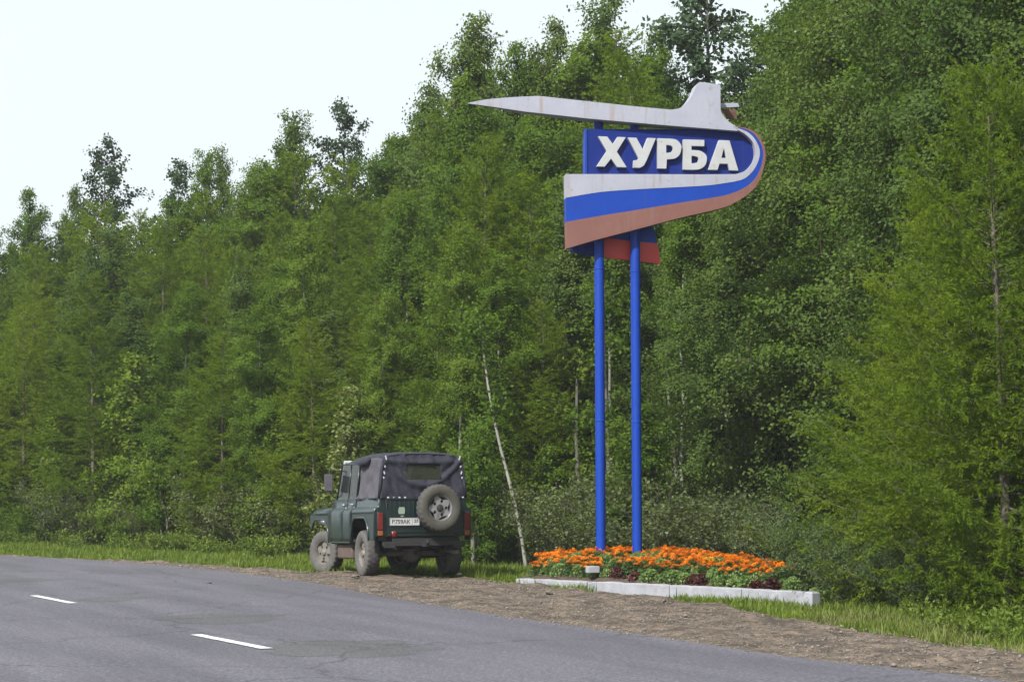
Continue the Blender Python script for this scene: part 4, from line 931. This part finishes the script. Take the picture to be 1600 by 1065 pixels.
JP = G(638, 898.5); HEAD = R(21.5)      # position of the rear axle centre, heading left of +Y
jeep = empty('jeep', (JP.x, JP.y, -.02), HEAD); jeep.rotation_euler.x = R(-1.4); jeep.scale = (.95, 1, 1)
tag(jeep, 'old dark green canvas topped off-road jeep parked on the roadside grass, seen from behind', 'jeep')
PR = [(.850, .56), (.866, .66), (.875, .80), (.875, 1.03), (.868, 1.075), (.848, 1.105), (.812, 1.125), (.785, 1.14), (.776, 1.17), (.770, 1.285)]
Y0 = -.74
def xoff(p, o_): return (p[0] + o_, p[1])
for s in (-1, 1):
    b = MB()
    # lower panel with both arch openings
    low = [(Y0, .60), (-.50, .60), (-.46, .78), (-.38, .91), (-.27, .965), (.27, .965), (.38, .91), (.46, .78), (.52, .555), (1.80, .555), (1.86, .78), (1.98, .91), (2.12, .95), (2.62, .95), (2.78, .90), (2.90, .76), (2.96, .78), (3.02, 1.03), (Y0, 1.03)]
    b.prism(low, .850, .875, lambda y, z, x: (s * x, y, z))
    b.build('side_panel', M['sheen_paint'], jeep, bevel=.004)
    b = MB(); P_ = []
    for y in [Y0, -.70] + list(np.linspace(-.6, 1.74, 10)): P_.append([(s * x, y, z) for x, z in PR[3:]])
    b.grid(P_); b.build('shoulder', M['sheen_paint'], jeep, smooth=True, solid=.012)
    # front fender: flat-topped with rounded front
    b = MB(); P_ = []
    for y, dz, dx in [(1.745, 0, 0), (2.2, 0, 0), (2.6, 0, 0), (2.85, -.015, -.005), (2.97, -.05, -.015), (3.03, -.11, -.03), (3.05, -.2, -.05)]:
        P_.append([(s * (.875 + dx), y, 1.03 + min(0, dz + .09)), (s * (.868 + dx), y, 1.08 + dz), (s * (.840 + dx), y, 1.12 + dz), (s * .79, y, 1.14 + dz), (s * .55, y, 1.145 + dz), (s * .50, y, 1.0)])
    b.grid(P_); b.build('front_fender', M['sheen_paint'], jeep, smooth=True, solid=.012)
    # arch lips
    b = MB(); b.tube([(s * .880, y, z) for y, z in [(-.50, .60), (-.46, .78), (-.38, .91), (-.27, .967), (.27, .967), (.38, .91), (.46, .78), (.52, .56)]], .018, 8)
    b.build('arch_lip', M['sheen_paint'], jeep, smooth=True)
    b = MB(); b.tube([(s * .880, y, z) for y, z in [(1.80, .56), (1.86, .78), (1.98, .91), (2.12, .952), (2.62, .952), (2.78, .90), (2.90, .76)]], .016, 8)
    b.build('arch_lip', M['sheen_paint'], jeep, smooth=True)
    # doors: follow the side's section, 9 mm proud of a black strip drawing the gap, wider at the front
    for (ya, yb, nm) in ((.985, 1.715, 'door'), (.50, .955, 'rear_door')):
        for o_, m_, n_, g_ in ((.013, 'black', 'door_gap_strip', .022), (.021, 'sheen_paint', nm, 0)):
            b = MB(); P_ = []
            for y in np.linspace(ya - g_, yb + g_ * (5.0 if nm == 'door' else 1), 6):
                P_.append([(s * (x + o_), y, max(z, .575 - g_ * .5)) for x, z in PR])
            b.grid(P_); o = b.build(n_, M[m_], jeep, smooth=True, solid=.006)
            if n_ == nm:
                h = MB(); h.tube([(s * .81, ya + .07, 1.185), (s * .83, ya + .08, 1.19), (s * .83, ya + .20, 1.19), (s * .81, ya + .21, 1.185)], .011, 8); h.build('handle', M['chrome'], o, smooth=True)
    # front door window frame and glass
    b = MB(); fr_ = [(.50, 1.285), (.50, 1.86), (1.50, 1.88), (1.66, 1.285)]
    b.tube([(s * (.765 - (z - 1.285) * .09), y, z) for y, z in fr_], .014, 8); b.tube([(s * .72, .97, 1.86), (s * .765, .97, 1.29)], .009, 6); wf = b.build('window_frame', M['paint'], jeep, smooth=True)
    b = MB(); b.add([(s * (.764 - (z - 1.285) * .09), y, z) for y, z in fr_], [(0, 1, 2, 3)]); b.build('pane', M['glass'], wf)
# tub: rear panel, floor, inner wheel housings
b = MB(); sec = PR[1:]; sec = [(x, z) for x, z in sec]; rp = [(x, max(z, .60)) for x, z in sec] + [(-x, max(z, .60)) for x, z in sec[::-1]]
b.prism(rp, Y0 - .012, Y0 + .012, lambda x, z, y: (x, y, z)); b.build('rear_panel', M['paint'], jeep, bevel=.008)
b = MB(); b.box((0, 1.15, .64), (1.28, 3.7, .10)); b.box((0, .0, .84), (1.20, 1.40, .36)); b.box((0, 2.35, .86), (1.0, 1.3, .34)); b.box((0, 1.78, .98), (1.5, .05, .62)); b.build('floor_pan', M['black'], jeep)
b = MB(); b.box((0, .35, .60), (1.66, .3, .04)); b.box((0, 1.15, .565), (1.68, 1.26, .05)); b.build('sill', M['black'], jeep)
# tailgate with pressed ribs
b = MB(); b.box((0.0, Y0 - .020, .965), (1.30, .018, .60)); 
for x in np.linspace(-.58, .58, 15): b.box((x, Y0 - .033, 1.06), (.016, .010, .34))
b.box((0, Y0 - .035, .74), (1.2, .014, .03)); b.box((0, Y0 - .035, 1.262), (1.3, .03, .022)); tg = b.build('tailgate', M['paint'], jeep, bevel=.003)
for s in (-1, 1):
    h = MB(); h.box((s * .60, Y0 - .045, .70), (.05, .03, .035)); h.build('hinge', M['black'], tg); h = MB(); h.tube([(s * .66, Y0 - .04, 1.22), (s * .66, Y0 - .06, 1.14)], .012, 6); h.build('latch', M['black'], tg)
# hood, cowl, windscreen
b = MB(); P_ = []
for y, z, hw in [(1.74, 1.30, .66), (1.95, 1.295, .65), (2.4, 1.26, .61), (2.8, 1.22, .56), (2.98, 1.18, .53), (3.06, 1.09, .51), (3.08, .80, .50)]:
    P_.append([(x * hw, y, z - .06 * abs(x) ** 3 - (.16 if abs(x) > .99 else 0)) for x in (-1, -.99, -.9, -.7, -.35, 0, .35, .7, .9, .99, 1)])
b.grid(P_); b.build('hood', M['sheen_paint'], jeep, angle=50, solid=.01)
b = MB()
for y0_, z0_ in ((1.66, 1.31),):
    b.tube([(-.70, 1.66, 1.30), (-.665, 1.52, 1.92), (.665, 1.52, 1.92), (.70, 1.66, 1.30), (-.70, 1.66, 1.30)], .036, 8); b.tube([(0, 1.66, 1.30), (0, 1.52, 1.92)], .016, 6)
    b.box((0, 1.70, 1.29), (1.44, .16, .05))
ws = b.build('windscreen_frame', M['frame_grey'], jeep, smooth=True)
b = MB(); b.add([(-.68, 1.655, 1.32), (-.65, 1.525, 1.91), (.65, 1.525, 1.91), (.68, 1.655, 1.32)], [(0, 1, 2, 3)]); b.build('windscreen', M['glass'], ws)
# mirrors
for s in (-1, 1):
    b = MB(); b.tube([(s * .78, 1.72, 1.32), (s * .86, 1.76, 1.38), (s * .88, 1.76, 1.80)], .011, 6); b.tube([(s * .72, 1.60, 1.78), (s * .88, 1.76, 1.80)], .010, 6)
    mr = b.build('mirror_arm', M['black'], jeep, smooth=True)
    b = MB(); b.box((s * .90, 1.745, 1.58), (.15, .035, .29), rot=s * .15); b.build('mirror', M['canvas_side'], mr, bevel=.012)
# canvas top
WR = lambda a, c, k: mnoise.noise(Vector((a, c, k)))
def topz(y): return float(np.interp(y, (-.72, -.45, .3, 1.0, 1.35, 1.58), (1.985, 2.03, 2.035, 2.0, 1.965, 1.925)))
b = MB(); P_ = []
for y in np.linspace(-.72, 1.60, 36):
    row = []; tz = topz(y)
    for u in np.linspace(-1, 1, 25):
        a = abs(u); x = .70 * (a if a < .9 else .9 + (a - .9) * .6); z = tz - .05 * a ** 2.4 - (max(0, a - .86) * .95)
        z += .010 * WR(u * 3, y * 3, 1) - .012 * abs(math.sin((y + .72) * 4.2)) * (1 - a)
        row.append((math.copysign(x, u) + .004 * WR(u * 4, y * 6, 3), y, z))
    P_.append(row)
b.grid(P_); b.build('canvas_roof', M['canvas'], jeep, smooth=True, solid=.012)
for s in (-1, 1):
    b = MB(); P_ = []
    for y in np.linspace(-.735, .46, 36):
        row = []; tz = topz(y) - .10
        for v in np.linspace(0, 1, 22):
            z = 1.27 + (tz - 1.27) * v; x = .775 - .10 * v - .012 * math.sin(v * math.pi)
            x += .030 * WR(y * 5, z * 5, 7) + .022 * WR(y * 14, z * 5 + y * 8, 9) + .055 * max(0, WR(y * 7 - z * 7, z * 2 + y * 2, 4)) * (1 - v)
            yy = y if y < .38 else y - .06 * (1 - v) * math.sin(v * 9)
            row.append((s * x, yy, z))
        P_.append(row)
    b.grid(P_); b.build('canvas_side', M['canvas_side'], jeep, smooth=True, solid=.010)
    # rolled curtain end and straps
    b = MB(); b.tube([(s * .70, -.05, 1.93), (s * .735, .0, 1.885), (s * .745, .25, 1.865), (s * .73, .40, 1.875), (s * .70, .46, 1.91)], [.03, .06, .062, .055, .025], 10); b.build('rolled_flap', M['canvas'], jeep, smooth=True)
    b = MB()
    b.tube([(s * .775, -.74, 1.28), (s * .755, -.75, 1.5), (s * .72, -.735, 1.75), (s * .685, -.72, 1.90)], [.026, .03, .03, .026], 8); b.build('corner_seam', M['canvas'], jeep, smooth=True)
    b = MB()
    for z, l in ((1.92, .07), (1.78, .03), (1.68, .05), (1.60, .03)): b.box((s * (.775 - (z - 1.27) * .13) - s * .03, -.775, z), (.018, .012, l), rot=Matrix.Rotation(.3 * s, 3, 'Y'))
    for k in range(5): b.box((s * (.72 - k * .10), -.762, 1.285), (.030, .012, .022))
    b.build('strap', M['strap'], jeep)
b = MB(); P_ = []; NX, NZ = 57, 27
xs = np.linspace(-1, 1, NX); zs = np.linspace(0, 1, NZ)
def cur(u, v):
    z = 1.262 + .72 * v - .035 * abs(u) ** 3 * v; x = u * (.765 - .085 * v); y = -.755 + .05 * v ** 3
    par = .30 + .62 * u * u                                     # pleat hanging from both top corners
    dpl = v - par; y -= .035 * math.exp(-(dpl / .07) ** 2) ; y += .02 * math.exp(-((dpl - .12) / .06) ** 2)
    y -= .020 * WR(u * 5, v * 3, 2) + .020 * WR(u * 11 + v * 6, v * 4, 5); y -= .028 * math.exp(-((v - .86 + .05 * math.cos(u * 2)) / .06) ** 2)
    if v < .2: y -= .02 * math.sin(u * 17) * (.2 - v) * 3
    return (x, y, z)
for v in zs: P_.append([cur(u, v) for u in xs])
b.grid(P_, skip=lambda i, j: .42 < zs[i] < .74 and abs(xs[j] - .02) < .44); rc = b.build('rear_curtain', M['canvas'], jeep, smooth=True, solid=.010)
b = MB(); b.grid([[(x, -.742 + .02 * v + .006 * math.sin(x * 9), 1.55 + v * .27) for x in np.linspace(-.36, .39, 12)] for v in (0, .25, .5, .75, 1)]); b.build('rear_window', M['film'], rc, smooth=True)
# interior seats and cage
for x in (-.38, .38):
    b = MB(); b.box((x, .95, .98), (.48, .45, .14)); b.box((x, .72, 1.28), (.46, .10, .56), rot=Matrix.Rotation(.15, 3, 'X')); b.box((x, .69, 1.62), (.24, .08, .16)); b.build('seat', M['seat'], jeep, bevel=.02)
b = MB(); b.tube([(-.64, .10, 1.2), (-.62, .10, 1.88), (.62, .10, 1.88), (.64, .10, 1.2)], .018, 8); b.tube([(-.64, -.68, 1.27), (-.61, -.66, 1.90), (.61, -.66, 1.90), (.64, -.68, 1.27)], .018, 8); b.build('top_frame', M['black'], jeep, smooth=True)
b = MB(); b.tube([(-.38 + .17 * math.cos(t), 1.36 + .04 * math.sin(t), 1.34 + .16 * math.sin(t)) for t in np.linspace(0, 6.283, 20)], .012, 6, caps=False); b.build('steering_wheel', M['black'], jeep, smooth=True)
# lamps
for s in (-1, 1):
    b = MB(); b.box((s * .775, Y0 - .035, .865), (.105, .05, .39)); lh = b.build('tail_lamp', M['paint'], jeep, bevel=.006)
    b = MB(); b.box((s * .775, Y0 - .070, .905), (.088, .03, .27)); b.build('red_lens', M['lamp_red'], lh, bevel=.006)
    b = MB(); b.box((s * .775, Y0 - .070, .715), (.088, .03, .075)); b.build('orange_lens', M['lamp_orange'], lh, bevel=.006)
b = MB(); b.lathe([(Y0 - .05, .0), (Y0 - .055, .045), (Y0 - .04, .055), (Y0 - .02, .055)], 16, 'y', (-.52, 0, .70)); b.build('reflector', M['lamp_red'], jeep, smooth=True)
# number plate, badge
b = MB(); b.box((-.335, Y0 - .050, .895), (.53, .010, .125)); pl = b.build('number_plate', M['plate'], jeep, bevel=.003)
b = MB()
for dx, dz, sx, sz in ((0, .057, .52, .004), (0, -.057, .52, .004), (-.258, 0, .004, .115), (.258, 0, .004, .115), (.135, 0, .003, .115)): b.box((-.335 + dx, Y0 - .0555, .895 + dz), (sx, .002, sz))
b.build('plate_border', M['ink'], pl)
def text(body, size, loc, m, parent, name, bold=.0):
    cu = bpy.data.curves.new(name, 'FONT'); cu.body = body; cu.size = size; cu.align_x = 'CENTER'; cu.align_y = 'CENTER'; cu.extrude = .001; cu.offset = bold
    o = link(bpy.data.objects.new(name, cu)); dg = bpy.context.evaluated_depsgraph_get(); me = bpy.data.meshes.new_from_object(o.evaluated_get(dg)); bpy.data.objects.remove(o)
    me.materials.clear(); me.materials.append(m); o = link(bpy.data.objects.new(name, me)); o.parent = parent; o.location = loc; o.rotation_euler = (R(90), 0, 0); return o
text('В759АК', .094, (-.405, Y0 - .0565, .893), M['ink'], pl, 'plate_lettering', .0018)
text('27', .072, (-.135, Y0 - .0565, .905), M['ink'], pl, 'plate_region', .0015)
b = MB(); b.prism([(-.50 + .0, 1.02), (-.50 + .10, 1.02), (-.39, 1.07), (-.40, 1.13), (-.49, 1.13), (-.51, 1.07)], Y0 - .048, Y0 - .040, lambda x, z, y: (x + .06, y, z)); b.box((-.38, Y0 - .044, .985), (.05, .008, .02)); b.build('badge', M['badge'], jeep)
# bumper, chassis, axle, tank, exhaust
b = MB(); b.box((0, -.80, .545), (1.46, .05, .07)); b.box((0, -.76, .60), (1.1, .05, .06)); b.box((-.62, -.82, .52), (.20, .03, .08)); b.box((.62, -.82, .52), (.20, .03, .08)); b.box((0, -.88, .53), (.08, .14, .07)); b.tube([(0, -.95, .53), (0, -.99, .56), (0, -.95, .60)], .018, 8); b.build('rear_bumper', M['black'], jeep, bevel=.006)
b = MB()
for s in (-1, 1): b.box((s * .42, 1.15, .50), (.08, 3.8, .11)); b.box((s * .70, -.45, .43), (.012, .09, .14)) if False else None
for y in (-.6, .5, 1.6, 2.9): b.box((0, y, .50), (.84, .08, .08))
b.box((.12, 1.5, .44), (.34, .7, .20)); b.build('chassis', M['black'], jeep)
for ya in (0.0, 2.38):
    b = MB(); b.tube([(-.70, ya, .385), (-.30, ya, .385), (.30, ya, .385), (.70, ya, .385)], .048, 10); b.lathe([(-.17, .03), (-.15, .10), (-.06, .155), (.06, .155), (.15, .10), (.17, .03)], 16, 'y', (.06, ya, .385)); ax = b.build('axle', M['hub'], jeep, smooth=True)
    for s in (-1, 1):
        h = MB()
        for k in range(4): l = .58 - k * .11; h.tube([(s * .47, ya - l, .50 - k * .02), (s * .47, ya - l * .5, .455 - k * .02), (s * .47, ya, .44 - k * .02), (s * .47, ya + l * .5, .455 - k * .02), (s * .47, ya + l, .50 - k * .02)], .016, 4)
        h.build('leaf_spring', M['black'], ax)
b = MB(); b.box((-.60, 1.12, .41), (.40, .85, .24)); b.box((.60, 1.12, .41), (.40, .85, .24)); b.build('fuel_tank', M['tank'], jeep, bevel=.03)
b = MB(); b.tube([(.30, 2.0, .42), (.33, .9, .42), (.36, .25, .40), (.60, -.2, .42), (.62, -.78, .40)], .028, 8); b.build('exhaust_pipe', M['hub'], jeep, smooth=True)
b = MB(); b.box((0, 3.16, .62), (1.55, .06, .13)); b.build('front_bumper', M['black'], jeep, bevel=.01)
b = MB(); b.box((0, 3.07, .93), (.9, .03, .30)); gr = b.build('grille', M['paint'], jeep, bevel=.01)
for s in (-1, 1): b = MB(); b.lathe([(3.06, .11), (3.10, .10), (3.12, .0)], 20, 'y', (s * .62, 0, .98)); b.build('headlight', M['chrome'], jeep, smooth=True)
# wheels
RT = .385
def wheel(parent, name, loc, rot, wallm, spare=False):
    wh = link(bpy.data.objects.new(name, None)); wh.parent = parent; wh.location = loc; wh.rotation_euler = rot; wh.empty_display_size = .1
    wdt = .115; b = MB()
    prof = [(-wdt * .80, .205), (-wdt * .98, .235), (-wdt * 1.07, .29), (-wdt * 1.0, .345), (-wdt * .88, .370), (-wdt * .55, RT - .004), (-wdt * .12, RT), (wdt * .12, RT), (wdt * .55, RT - .004), (wdt * .88, .370), (wdt * 1.0, .345), (wdt * 1.07, .29), (wdt * .98, .235), (wdt * .80, .205)]
    def tread(i, j, a, r):
        if i in (5, 8): return r - (.014 if (j // 2) % 2 else 0)
        if i in (6, 7): return r - (.012 if ((j + 2) // 2) % 2 else 0)
        if i in (4, 9): return r - (.012 if (j // 2) % 2 else 0)
        return r
    n = 112; b.lathe(prof, n, 'x', mod=tread); m_ = len(prof)
    b.m = [(1 if (k % (m_ - 1)) in (0, 1, 2, 3, 9, 10, 11, 12) else 0) for k in range(len(b.f))]
    b.build('tyre', [M['tyre'], wallm], wh, smooth=True)
    b = MB(); b.lathe([(-.075, .222), (-.092, .215), (-.090, .200), (-.055, .190), (-.03, .185), (.08, .19), (.09, .215)], 40, 'x')
    star = []
    for k in range(50):
        t = 2 * math.pi * k / 50; star.append((math.cos(t) * (.165 + .03 * math.cos(5 * t)), math.sin(t) * (.165 + .03 * math.cos(5 * t))))
    holes = []
    for k in range(5):
        c0 = 2 * math.pi * (k + .5) / 5; holes.append([(.112 * math.cos(c0) + .028 * math.cos(q) * .9, .112 * math.sin(c0) + .028 * math.sin(q)) for q in np.linspace(0, 6.283, 11)[:-1]])
    b.prism(star, -.062, -.045, lambda u, v, x: (x, u, v), holes=holes)
    b.build('rim', M['rim'] if spare else M['hub'], wh, angle=35)
    b = MB(); b.lathe([(-.095, .0), (-.095, .040), (-.085, .052), (-.06, .062)], 20, 'x'); b.lathe([(-.03, .0), (-.03, .19)], 30, 'x'); b.build('hub_cap', M['black' if spare else 'hub'], wh, smooth=True)
    return wh
STEER = R(24)
wheel(jeep, 'wheel', (-.74, 0, RT), (0, 0, 0), M['mud']); wheel(jeep, 'wheel', (-.74, 2.38, RT), (.4, 0, STEER), M['mud'])
wheel(jeep, 'wheel', (.74, 0, RT), (.7, 0, R(180)), M['tyre']); wheel(jeep, 'wheel', (.74, 2.38, RT), (.2, 0, R(180) + STEER), M['tyre'])
sw = wheel(jeep, 'spare_wheel', (.22, Y0 - .19, 1.11), (0, 0, R(90)), M['spare_wall'], True)
b = MB(); b.tube([(.22, Y0 - .02, 1.11), (.22, Y0 - .16, 1.11)], .05, 10); b.tube([(.0, Y0 - .04, .80), (.22, Y0 - .07, 1.11), (.50, Y0 - .04, .80)], .02, 8); b.build('spare_wheel_carrier', M['black'], jeep)

# thin summer haze: one closed box round the whole place
M['haze'] = bpy.data.materials.new('haze'); M['haze'].use_nodes = True; N = M['haze'].node_tree.nodes; N.clear()
ho = N.new('ShaderNodeOutputMaterial'); hv = N.new('ShaderNodeVolumePrincipled'); hv.inputs['Color'].default_value = (.90, .95, 1, 1); hv.inputs['Density'].default_value = .00045
M['haze'].node_tree.links.new(hv.outputs[0], ho.inputs['Volume'])
x0, x1 = float(gx.min()) - 20, float(gx.max()) + 20; y0, y1 = float(gy.min()) - 20, float(gy.max()) + 20
b = MB(); b.box(((x0 + x1) / 2, (y0 + y1) / 2, 11), (x1 - x0, y1 - y0, 26)); o = b.build('haze', M['haze']); tag(o, 'thin pale summer haze filling the air', 'haze', kind='stuff')
